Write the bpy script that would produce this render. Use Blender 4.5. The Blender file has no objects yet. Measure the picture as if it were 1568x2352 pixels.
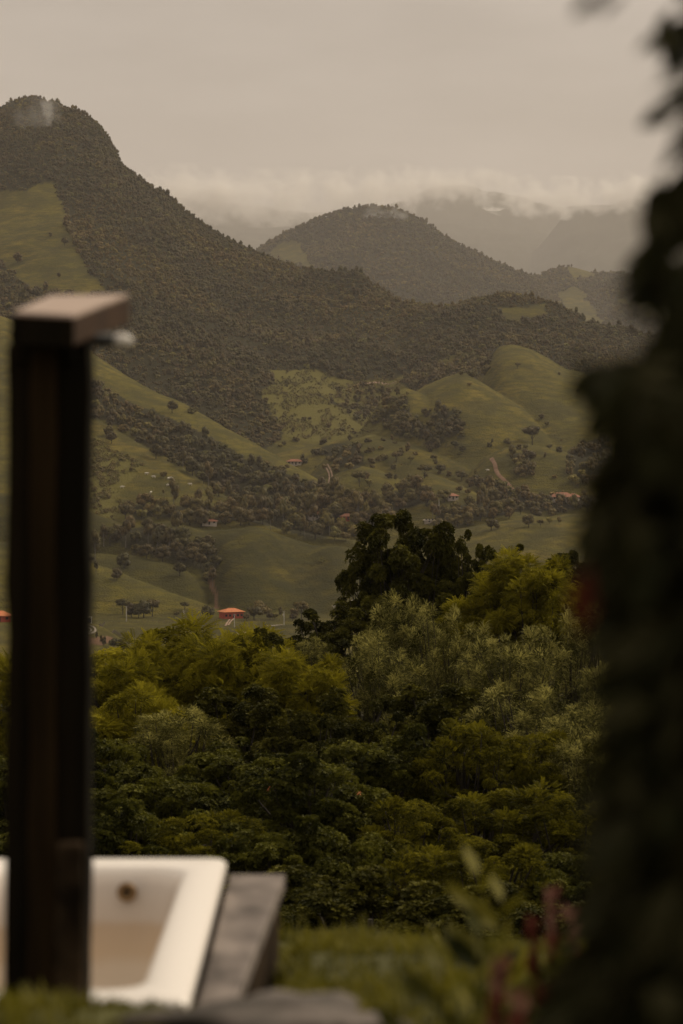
import bpy, math, random
import numpy as np
from mathutils import Vector, Matrix
R = math.radians
sc = bpy.context.scene
COL = sc.collection

# ------------------------------------------------------------------ camera
F, CX, CY = 5553.0, 784.0, 1176.0          # focal length and centre in layout pixels (1568 x 2352)
CAMZ = 1.75
PITCH = math.atan(176 / F)
cam_d = bpy.data.cameras.new('camera')
cam_d.sensor_fit = 'VERTICAL'; cam_d.sensor_height = 36; cam_d.sensor_width = 24; cam_d.lens = 85
cam_d.clip_start = 0.05; cam_d.clip_end = 60000
cam_d.dof.use_dof = True; cam_d.dof.focus_distance = 95; cam_d.dof.aperture_fstop = 3.3
cam = bpy.data.objects.new('camera', cam_d); COL.objects.link(cam)
cam.location = (0, 0, CAMZ); cam.rotation_euler = (R(90) - PITCH, 0, 0)
sc.camera = cam

# ------------------------------------------------------------------ world, sun, exposure
SUN_EL, SUN_AZ = R(40), R(56)            # azimuth measured from +Y towards +X
world = bpy.data.worlds.new('World'); sc.world = world; world.use_nodes = True
nt = world.node_tree; nt.nodes.clear()
def nd(nt, t, **k):
    n = nt.nodes.new(t)
    for a, v in k.items(): setattr(n, a, v)
    return n
wo = nd(nt, 'ShaderNodeOutputWorld'); bg1 = nd(nt, 'ShaderNodeBackground'); bg2 = nd(nt, 'ShaderNodeBackground')
add = nd(nt, 'ShaderNodeAddShader')
sky = nd(nt, 'ShaderNodeTexSky', sky_type='NISHITA', sun_disc=False)
sky.sun_elevation = SUN_EL; sky.sun_rotation = SUN_AZ; sky.air_density = 1.5; sky.dust_density = 6
nt.links.new(sky.outputs[0], bg1.inputs[0]); bg1.inputs[1].default_value = 0.006
tc = nd(nt, 'ShaderNodeTexCoord'); sep = nd(nt, 'ShaderNodeSeparateXYZ'); nt.links.new(tc.outputs['Generated'], sep.inputs[0])
ramp = nd(nt, 'ShaderNodeValToRGB'); nt.links.new(sep.outputs[2], ramp.inputs[0])
cr = ramp.color_ramp
cr.elements[0].position = 0.0; cr.elements[0].color = (.23, .198, .170, 1)
cr.elements[1].position = 1.0; cr.elements[1].color = (.88, .77, .65, 1)
e = cr.elements.new(.10); e.color = (.38, .338, .302, 1)
e = cr.elements.new(.28); e.color = (.44, .39, .345, 1)
e = cr.elements.new(.04); e.color = (.335, .298, .266, 1)
mp = nd(nt, 'ShaderNodeMapping'); mp.inputs['Scale'].default_value = (3.2, 3.2, 11)
nt.links.new(tc.outputs['Generated'], mp.inputs[0])
nz = nd(nt, 'ShaderNodeTexNoise'); nz.inputs['Scale'].default_value = 3.4; nz.inputs['Detail'].default_value = 5; nz.inputs['Roughness'].default_value = .5
nt.links.new(mp.outputs[0], nz.inputs['Vector'])
mr = nd(nt, 'ShaderNodeMapRange'); mr.inputs[1].default_value = .3; mr.inputs[2].default_value = .7; mr.inputs[3].default_value = .86; mr.inputs[4].default_value = 1.12
nt.links.new(nz.outputs[0], mr.inputs[0])
vm = nd(nt, 'ShaderNodeVectorMath', operation='SCALE'); nt.links.new(ramp.outputs[0], vm.inputs[0]); nt.links.new(mr.outputs[0], vm.inputs['Scale'])
nt.links.new(vm.outputs[0], bg2.inputs[0]); bg2.inputs[1].default_value = 1.0
nt.links.new(bg1.outputs[0], add.inputs[0]); nt.links.new(bg2.outputs[0], add.inputs[1]); nt.links.new(add.outputs[0], wo.inputs[0])

sun_d = bpy.data.lights.new('sun', 'SUN'); sun_d.energy = 2.7; sun_d.angle = R(14); sun_d.color = (1, .88, .70)
sun = bpy.data.objects.new('sun', sun_d); COL.objects.link(sun)
sd = Vector((math.sin(SUN_AZ) * math.cos(SUN_EL), math.cos(SUN_AZ) * math.cos(SUN_EL), math.sin(SUN_EL)))
sun.rotation_euler = sd.to_track_quat('Z', 'Y').to_euler(); sun.location = (0, 0, 60)

sc.view_settings.view_transform = 'Standard'; sc.view_settings.look = 'None'
sc.view_settings.exposure = 0.0; sc.view_settings.gamma = 1.0
cy = sc.cycles
cy.use_denoising = True; cy.max_bounces = 6; cy.diffuse_bounces = 2; cy.glossy_bounces = 2; cy.transmission_bounces = 3
cy.transparent_max_bounces = 8; cy.volume_bounces = 4; cy.volume_step_rate = 1.0; cy.volume_max_steps = 64; cy.caustics_reflective = False; cy.caustics_refractive = False

# ------------------------------------------------------------------ helpers
def tag(o, label=None, cat=None, group=None, kind=None):
    if label: o['label'] = label
    if cat: o['category'] = cat
    if group: o['group'] = group
    if kind: o['kind'] = kind
    return o
def empty(name, loc=(0, 0, 0), rz=0):
    o = bpy.data.objects.new(name, None); COL.objects.link(o); o.location = loc; o.rotation_euler = (0, 0, rz)
    o.empty_display_size = .2; return o
def mesh_np(name, V, Fa, mat=None, parent=None, smooth=False, attrs=None, link=True):
    """Fa: array (n,k) of one polygon size, or a list of such arrays"""
    V = np.asarray(V, np.float32)
    Fs = Fa if isinstance(Fa, list) else [Fa]
    Fs = [np.asarray(f, np.int32) for f in Fs if len(f)]
    me = bpy.data.meshes.new(name)
    me.vertices.add(len(V)); me.vertices.foreach_set('co', V.ravel())
    nl = sum(f.size for f in Fs); npoly = sum(len(f) for f in Fs)
    me.loops.add(nl); me.polygons.add(npoly)
    me.loops.foreach_set('vertex_index', np.concatenate([f.ravel() for f in Fs]))
    tot = np.concatenate([np.full(len(f), f.shape[1], np.int32) for f in Fs])
    st = np.concatenate([[0], np.cumsum(tot)[:-1]]).astype(np.int32)
    me.polygons.foreach_set('loop_start', st)
    try: me.polygons.foreach_set('loop_total', tot)
    except Exception: pass
    if smooth: me.polygons.foreach_set('use_smooth', np.ones(npoly, bool))
    for k, a in (attrs or {}).items():
        at = me.attributes.new(k, 'FLOAT', 'POINT'); at.data.foreach_set('value', np.asarray(a, np.float32))
    me.update(calc_edges=True)
    if mat: me.materials.append(mat)
    o = bpy.data.objects.new(name, me)
    if link: COL.objects.link(o)
    if parent: o.parent = parent
    return o
class MB:
    """collects quads and n-gons"""
    def __init__(s): s.v = []; s.f = []; s.n = 0
    def add(s, V, Fc):
        V = np.asarray(V, float).reshape(-1, 3); s.v.append(V); s.f += [[i + s.n for i in f] for f in Fc]; s.n += len(V)
    def box(s, x0, x1, y0, y1, z0, z1, M=None):
        V = np.array([[x, y, z] for z in (z0, z1) for y in (y0, y1) for x in (x0, x1)], float)
        if M is not None: V = V @ np.array(M.to_3x3()).T + np.array(M.translation)
        s.add(V, [(0, 2, 3, 1), (4, 5, 7, 6), (0, 1, 5, 4), (2, 6, 7, 3), (0, 4, 6, 2), (1, 3, 7, 5)])
    def tube(s, P, r, k=8, cap=True):
        P = np.asarray(P, float); r = np.broadcast_to(np.asarray(r, float), (len(P),))
        T = np.gradient(P, axis=0); T /= np.linalg.norm(T, axis=1)[:, None] + 1e-9
        up = np.array([0, 0, 1.]) if abs(T[0, 2]) < .9 else np.array([1., 0, 0])
        V = []
        for p, t, q in zip(P, T, r):
            a = np.cross(up, t); a /= np.linalg.norm(a) + 1e-9; b = np.cross(t, a); up = b if abs(b @ t) < .5 else up
            th = np.linspace(0, 2 * np.pi, k, endpoint=False)
            V.append(p + q * (np.cos(th)[:, None] * a + np.sin(th)[:, None] * b))
        V = np.concatenate(V); Fc = []
        for i in range(len(P) - 1):
            for j in range(k):
                Fc.append((i * k + j, i * k + (j + 1) % k, (i + 1) * k + (j + 1) % k, (i + 1) * k + j))
        if cap: Fc += [tuple(range(k))[::-1], tuple((len(P) - 1) * k + j for j in range(k))]
        s.add(V, Fc)
    def build(s, name, mat, parent=None, smooth=False, bevel=0, link=True):
        me = bpy.data.meshes.new(name); me.from_pydata(np.concatenate(s.v).tolist(), [], s.f); me.materials.append(mat)
        if smooth: me.polygons.foreach_set('use_smooth', np.ones(len(me.polygons), bool))
        o = bpy.data.objects.new(name, me)
        if link: COL.objects.link(o)
        if parent: o.parent = parent
        if bevel:
            m = o.modifiers.new('bevel', 'BEVEL'); m.width = bevel; m.segments = 3; m.limit_method = 'ANGLE'
        return o
    def arrays(s):
        V = np.concatenate(s.v); q = [f for f in s.f if len(f) == 4]
        rest = {}
        for f in s.f:
            if len(f) != 4: rest.setdefault(len(f), []).append(f)
        return V, [np.array(q, int).reshape(-1, 4)] + [np.array(x) for x in rest.values()]
def hash2(i, j, seed):
    n = (i * 374761393 + j * 668265263 + seed * 974711) & 0xffffffff
    n = ((n ^ (n >> 13)) * 1274126177) & 0xffffffff
    return ((n ^ (n >> 16)) & 0xffffff) / float(0xffffff)
def vnoise(x, y, seed=0):
    xi = np.floor(x).astype(np.int64); yi = np.floor(y).astype(np.int64); fx = x - xi; fy = y - yi
    fx = fx * fx * fx * (fx * (fx * 6 - 15) + 10); fy = fy * fy * fy * (fy * (fy * 6 - 15) + 10)
    a = hash2(xi, yi, seed); b = hash2(xi + 1, yi, seed); c = hash2(xi, yi + 1, seed); d = hash2(xi + 1, yi + 1, seed)
    return (a * (1 - fx) + b * fx) * (1 - fy) + (c * (1 - fx) + d * fx) * fy
def fbm(x, y, oct=4, seed=0):
    s = 0; a = 1; t = 0
    for o in range(oct):
        s = s + a * (vnoise(x * 2 ** o + 17.3 * o, y * 2 ** o - 9.1 * o, seed + o) * 2 - 1); t += a; a *= .5
    return s / t
def ut(px, py):
    """layout pixel -> slopes (X/Y, (Z-CAMZ)/Y)"""
    px = np.asarray(px, float); py = np.asarray(py, float)
    dy = F * math.cos(PITCH) + (CY - py) * math.sin(PITCH); dz = -F * math.sin(PITCH) + (CY - py) * math.cos(PITCH)
    return (px - CX) / dy, dz / dy
def at(px, py, Y):
    u, t = ut(px, py); return Vector((float(u) * Y, Y, CAMZ + float(t) * Y))
def proj(X, Y, Z):
    dz = Z - CAMZ; dep = Y * math.cos(PITCH) - dz * math.sin(PITCH); up = Y * math.sin(PITCH) + dz * math.cos(PITCH)
    return CX + F * X / dep, CY - F * up / dep
def inpoly(x, y, poly):
    ins = np.zeros(np.shape(x), bool); n = len(poly)
    for i in range(n):
        x0, y0 = poly[i]; x1, y1 = poly[(i + 1) % n]
        if y0 == y1: continue
        c = ((y0 > y) != (y1 > y)) & (x < (x1 - x0) * (y - y0) / (y1 - y0) + x0); ins ^= c
    return ins

# ------------------------------------------------------------------ materials
def material(name, base, base2=None, rough=.8, scale=5, detail=5, spec=.3, bump=0, bump_scale=None, coord='Object', stretch=None, var=None, transl=0, rnd=0, met=0):
    m = bpy.data.materials.new(name); m.use_nodes = True; t = m.node_tree; t.nodes.clear()
    out = nd(t, 'ShaderNodeOutputMaterial'); b = nd(t, 'ShaderNodeBsdfPrincipled')
    b.inputs['Roughness'].default_value = rough; b.inputs['Specular IOR Level'].default_value = spec; b.inputs['Metallic'].default_value = met
    tcn = nd(t, 'ShaderNodeTexCoord'); vec = tcn.outputs[coord]
    if stretch:
        mpn = nd(t, 'ShaderNodeMapping'); mpn.inputs['Scale'].default_value = stretch; t.links.new(vec, mpn.inputs[0]); vec = mpn.outputs[0]
    n = nd(t, 'ShaderNodeTexNoise'); n.inputs['Scale'].default_value = scale; n.inputs['Detail'].default_value = detail; t.links.new(vec, n.inputs['Vector'])
    mrn = nd(t, 'ShaderNodeMapRange'); mrn.inputs[1].default_value = .35; mrn.inputs[2].default_value = .65; t.links.new(n.outputs[0], mrn.inputs[0])
    fac = mrn.outputs[0]
    if var:
        a = nd(t, 'ShaderNodeAttribute', attribute_name=var); fac = a.outputs['Fac']
    mix = nd(t, 'ShaderNodeMix', data_type='RGBA'); mix.inputs[6].default_value = (*base, 1); mix.inputs[7].default_value = (*(base2 or base), 1)
    t.links.new(fac, mix.inputs[0]); colr = mix.outputs[2]
    if rnd:
        oi = nd(t, 'ShaderNodeObjectInfo'); hs = nd(t, 'ShaderNodeHueSaturation')
        m1 = nd(t, 'ShaderNodeMapRange'); m1.inputs[3].default_value = 1 - rnd; m1.inputs[4].default_value = 1 + rnd; t.links.new(oi.outputs['Random'], m1.inputs[0]); t.links.new(m1.outputs[0], hs.inputs['Value'])
        m2 = nd(t, 'ShaderNodeMath', operation='MULTIPLY'); m2.inputs[1].default_value = 7.31; t.links.new(oi.outputs['Random'], m2.inputs[0])
        m3 = nd(t, 'ShaderNodeMath', operation='FRACT'); t.links.new(m2.outputs[0], m3.inputs[0])
        m4 = nd(t, 'ShaderNodeMapRange'); m4.inputs[3].default_value = .475; m4.inputs[4].default_value = .515; t.links.new(m3.outputs[0], m4.inputs[0]); t.links.new(m4.outputs[0], hs.inputs['Hue'])
        t.links.new(colr, hs.inputs['Color']); colr = hs.outputs[0]
        n5 = nd(t, 'ShaderNodeTexNoise'); n5.inputs['Scale'].default_value = .006; n5.inputs['Detail'].default_value = 3; t.links.new(oi.outputs['Location'], n5.inputs['Vector'])
        m5 = nd(t, 'ShaderNodeMapRange'); m5.inputs[1].default_value = .42; m5.inputs[2].default_value = .66; t.links.new(n5.outputs[0], m5.inputs[0])
        x5 = nd(t, 'ShaderNodeMix', data_type='RGBA'); t.links.new(m5.outputs[0], x5.inputs[0]); t.links.new(colr, x5.inputs[6])
        g5 = nd(t, 'ShaderNodeMix', data_type='RGBA', blend_type='MULTIPLY'); g5.inputs[0].default_value = 1; g5.inputs[7].default_value = (1.75, 1.6, 1.35, 1); t.links.new(colr, g5.inputs[6]); t.links.new(g5.outputs[2], x5.inputs[7]); colr = x5.outputs[2]
    t.links.new(colr, b.inputs['Base Color'])
    if bump:
        bn = nd(t, 'ShaderNodeBump'); bn.inputs['Strength'].default_value = bump
        n2 = n
        if bump_scale:
            n2 = nd(t, 'ShaderNodeTexNoise'); n2.inputs['Scale'].default_value = bump_scale; n2.inputs['Detail'].default_value = 6; t.links.new(vec, n2.inputs['Vector'])
        t.links.new(n2.outputs[0], bn.inputs['Height']); t.links.new(bn.outputs[0], b.inputs['Normal'])
    if transl:
        tr = nd(t, 'ShaderNodeBsdfTranslucent'); t.links.new(colr, tr.inputs[0]); ms = nd(t, 'ShaderNodeMixShader'); ms.inputs[0].default_value = transl
        t.links.new(b.outputs[0], ms.inputs[1]); t.links.new(tr.outputs[0], ms.inputs[2]); t.links.new(ms.outputs[0], out.inputs[0])
    else: t.links.new(b.outputs[0], out.inputs[0])
    return m
M = {}
M['bark'] = material('bark', (.02, .016, .011), (.06, .048, .034), .9, 6, stretch=(3, 3, .6), bump=.4)
M['palebark'] = material('pale_bark', (.12, .10, .08), (.2, .18, .15), .9, 4, stretch=(3, 3, .6))
M['far_leaf'] = material('far_foliage', (.028, .024, .005), (.105, .082, .019), .7, .35, 3, rnd=.28, transl=.15)
M['far_leaf_olive'] = material('far_foliage_olive', (.07, .062, .014), (.15, .125, .03), .7, .5, 3, rnd=.3, transl=.15)
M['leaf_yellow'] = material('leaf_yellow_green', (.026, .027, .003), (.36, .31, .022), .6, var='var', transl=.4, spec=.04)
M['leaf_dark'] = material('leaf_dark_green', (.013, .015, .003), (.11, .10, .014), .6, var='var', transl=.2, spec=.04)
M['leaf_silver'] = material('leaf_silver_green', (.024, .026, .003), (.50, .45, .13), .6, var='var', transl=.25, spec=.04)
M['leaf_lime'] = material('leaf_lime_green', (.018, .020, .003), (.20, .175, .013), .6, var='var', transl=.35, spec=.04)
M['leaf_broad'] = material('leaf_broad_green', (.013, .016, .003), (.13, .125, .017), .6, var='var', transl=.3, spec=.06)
M['shrub_leaf'] = material('shrub_leaf', (.014, .015, .005), (.045, .040, .017), .8, var='var', transl=.1, spec=.05)
M['red_leaf'] = material('red_leaf', (.07, .015, .008), (.14, .03, .02), .6, var='var', transl=.3, spec=.2)
M['pink_bract'] = material('pink_bract', (.16, .06, .045), (.32, .17, .12), .6, var='var', transl=.3, spec=.2)
M['grass'] = material('grass_blade', (.055, .055, .006), (.23, .20, .018), .6, var='var', transl=.4, spec=.2)
M['soil'] = material('lawn_soil', (.05, .048, .012), (.09, .085, .02), .95, 3)
M['dark_wood'] = material('dark_wood', (.006, .005, .003), (.014, .010, .005), .9, 2, stretch=(8, 8, .5), bump=.3, spec=.05)
M['post_bark'] = material('rough_post_bark', (.010, .007, .004), (.055, .036, .02), .95, 9, 6, bump=.6, spec=.05)
M['brown_wood'] = material('brown_wood', (.014, .009, .004), (.034, .020, .008), .9, 2, stretch=(8, 8, .5), bump=.3, spec=.05)
M['cap_wood'] = material('lit_cap_wood', (.34, .25, .19), (.46, .35, .28), .6, 4, stretch=(1, 6, 1), spec=.4)  # pale colour carries the light falling on the cap's top
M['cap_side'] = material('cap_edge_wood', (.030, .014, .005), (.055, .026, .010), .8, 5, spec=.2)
M['dark_rubber'] = material('black_pipe', (.012, .011, .010), (.02, .018, .015), .6, 5)
M['white_plastic'] = material('white_plastic', (.75, .70, .62), (.8, .76, .7), .3, 3)
M['enamel_red'] = material('enamel_edge', (.30, .10, .07), (.38, .15, .10), .6, 9)
M['metal'] = material('tarnished_metal', (.20, .13, .07), (.30, .2, .1), .45, 9, met=.7)
M['hole'] = material('drain_hole', (.01, .008, .006), None, .9, 3)
M['stone'] = material('marble_slab', (.070, .056, .046), (.235, .195, .165), .7, 4, 6, bump=.4, stretch=(2.2, 1, 1))
M['rock'] = material('grey_rock', (.04, .034, .026), (.15, .125, .105), .85, 9, 8, bump=.5)
M['white_paint'] = material('white_paint', (.6, .56, .5), (.72, .68, .62), .6, 2)
M['roof'] = material('clay_tiles', (.42, .13, .045), (.58, .20, .075), .8, 1.5, stretch=(1, 1, 4))
M['roof_old'] = material('old_clay_tiles', (.22, .09, .05), (.34, .15, .09), .85, 1.5)
M['redwall'] = material('red_wall', (.36, .055, .03), (.45, .08, .045), .85, .6)
M['palewall'] = material('pale_wall', (.42, .36, .30), (.5, .43, .36), .85, .6)
M['window'] = material('dark_window', (.02, .018, .018), (.03, .03, .03), .2, 1)
M['concrete'] = material('concrete_pole', (.36, .34, .30), (.46, .43, .38), .85, .8)
M['fencewood'] = material('fence_wood', (.10, .08, .06), (.2, .17, .13), .9, 1)
M['cow'] = material('white_hide', (.55, .5, .43), (.65, .6, .52), .8, 1)
M['cowdark'] = material('black_hide', (.03, .025, .02), (.05, .04, .03), .8, 1)
M['reddirt0'] = None
M['dirt'] = material('dirt_track', (.19, .12, .075), (.30, .20, .135), .95, .4)
M['reddirt'] = material('red_dirt', (.14, .075, .042), (.22, .13, .08), .95, .3)
M['paledirt'] = material('pale_track', (.19, .16, .12), (.28, .24, .18), .95, .5)
def tub_material():
    m = bpy.data.materials.new('white_enamel'); m.use_nodes = True; t = m.node_tree; b = t.nodes['Principled BSDF']
    b.inputs['Roughness'].default_value = .28
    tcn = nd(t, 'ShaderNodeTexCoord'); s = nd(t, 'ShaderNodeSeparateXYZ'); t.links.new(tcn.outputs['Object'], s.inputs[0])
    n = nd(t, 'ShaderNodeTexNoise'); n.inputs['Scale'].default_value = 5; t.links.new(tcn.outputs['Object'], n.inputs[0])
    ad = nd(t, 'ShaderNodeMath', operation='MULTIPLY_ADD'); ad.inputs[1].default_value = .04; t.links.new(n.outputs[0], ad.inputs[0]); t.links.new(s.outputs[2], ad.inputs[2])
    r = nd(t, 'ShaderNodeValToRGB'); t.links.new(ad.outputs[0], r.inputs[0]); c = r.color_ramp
    c.elements[0].position = .30; c.elements[0].color = (.62, .52, .40, 1); c.elements[1].position = .555; c.elements[1].color = (.84, .78, .70, 1)  # upper ramp paints shade on the inner wall below a bright rim; tan is stain
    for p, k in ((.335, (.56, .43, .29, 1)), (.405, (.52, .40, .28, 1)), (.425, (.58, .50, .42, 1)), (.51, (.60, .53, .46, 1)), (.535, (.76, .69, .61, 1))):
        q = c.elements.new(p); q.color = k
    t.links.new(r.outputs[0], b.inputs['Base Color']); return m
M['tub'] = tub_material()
def terrain_material():
    m = bpy.data.materials.new('pasture_ground'); m.use_nodes = True; t = m.node_tree; b = t.nodes['Principled BSDF']
    b.inputs['Roughness'].default_value = .95; b.inputs['Specular IOR Level'].default_value = .1
    tcn = nd(t, 'ShaderNodeTexCoord')
    def noise(scale, sx=(1, 1, 1), det=5, ro=.55):
        mpn = nd(t, 'ShaderNodeMapping'); mpn.inputs['Scale'].default_value = sx; t.links.new(tcn.outputs['Object'], mpn.inputs[0])
        n = nd(t, 'ShaderNodeTexNoise'); n.inputs['Scale'].default_value = scale; n.inputs['Detail'].default_value = det; n.inputs['Roughness'].default_value = ro
        t.links.new(mpn.outputs[0], n.inputs['Vector']); return n.outputs[0]
    def mix(f, a, bb, kind='MIX'):
        x = nd(t, 'ShaderNodeMix', data_type='RGBA', blend_type=kind)
        for s, v in ((0, f), (6, a), (7, bb)):
            if isinstance(v, (tuple, float, int)): x.inputs[s].default_value = (*v, 1) if isinstance(v, tuple) else v
            else: t.links.new(v, x.inputs[s])
        return x.outputs[2]
    def rng(v, a, b2, c=0, d=1):
        x = nd(t, 'ShaderNodeMapRange'); x.inputs[1].default_value = a; x.inputs[2].default_value = b2; x.inputs[3].default_value = c; x.inputs[4].default_value = d
        t.links.new(v, x.inputs[0]); return x.outputs[0]
    big = rng(noise(.008), .35, .65); mid = rng(noise(.05, det=6), .35, .65); ter = noise(1, (.10, .05, .55), 5, .62); fine = noise(.9, det=4)
    c = mix(big, (.150, .122, .016), (.218, .162, .028))
    c = mix(mid, c, (.108, .094, .013)); c = mix(rng(ter, .42, .60, 0, .6), c, (.052, .045, .012)); c = mix(rng(fine, .52, .66, 0, .55), c, (.046, .040, .011))
    def att(n):
        a = nd(t, 'ShaderNodeAttribute', attribute_name=n); return a.outputs['Fac']
    blot = rng(noise(.034, det=6, ro=.65), .42, .60, 0, .75); c = mix(blot, c, (.055, .050, .012))
    c = mix(att('tint'), c, (.50, .52, .42), 'MULTIPLY')
    c = mix(att('scrub'), c, (.115, .10, .022)); c = mix(att('forest'), c, (.026, .023, .007)); c = mix(att('dirt'), c, (.16, .09, .05))
    t.links.new(c, b.inputs['Base Color'])
    bn = nd(t, 'ShaderNodeBump'); bn.inputs['Strength'].default_value = .8; bn.inputs['Distance'].default_value = 2.6
    hh = nd(t, 'ShaderNodeMath', operation='ADD'); t.links.new(ter, hh.inputs[0]); t.links.new(fine, hh.inputs[1])
    t.links.new(hh.outputs[0], bn.inputs['Height']); t.links.new(bn.outputs[0], b.inputs['Normal'])
    return m
M['terrain'] = terrain_material()

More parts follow.
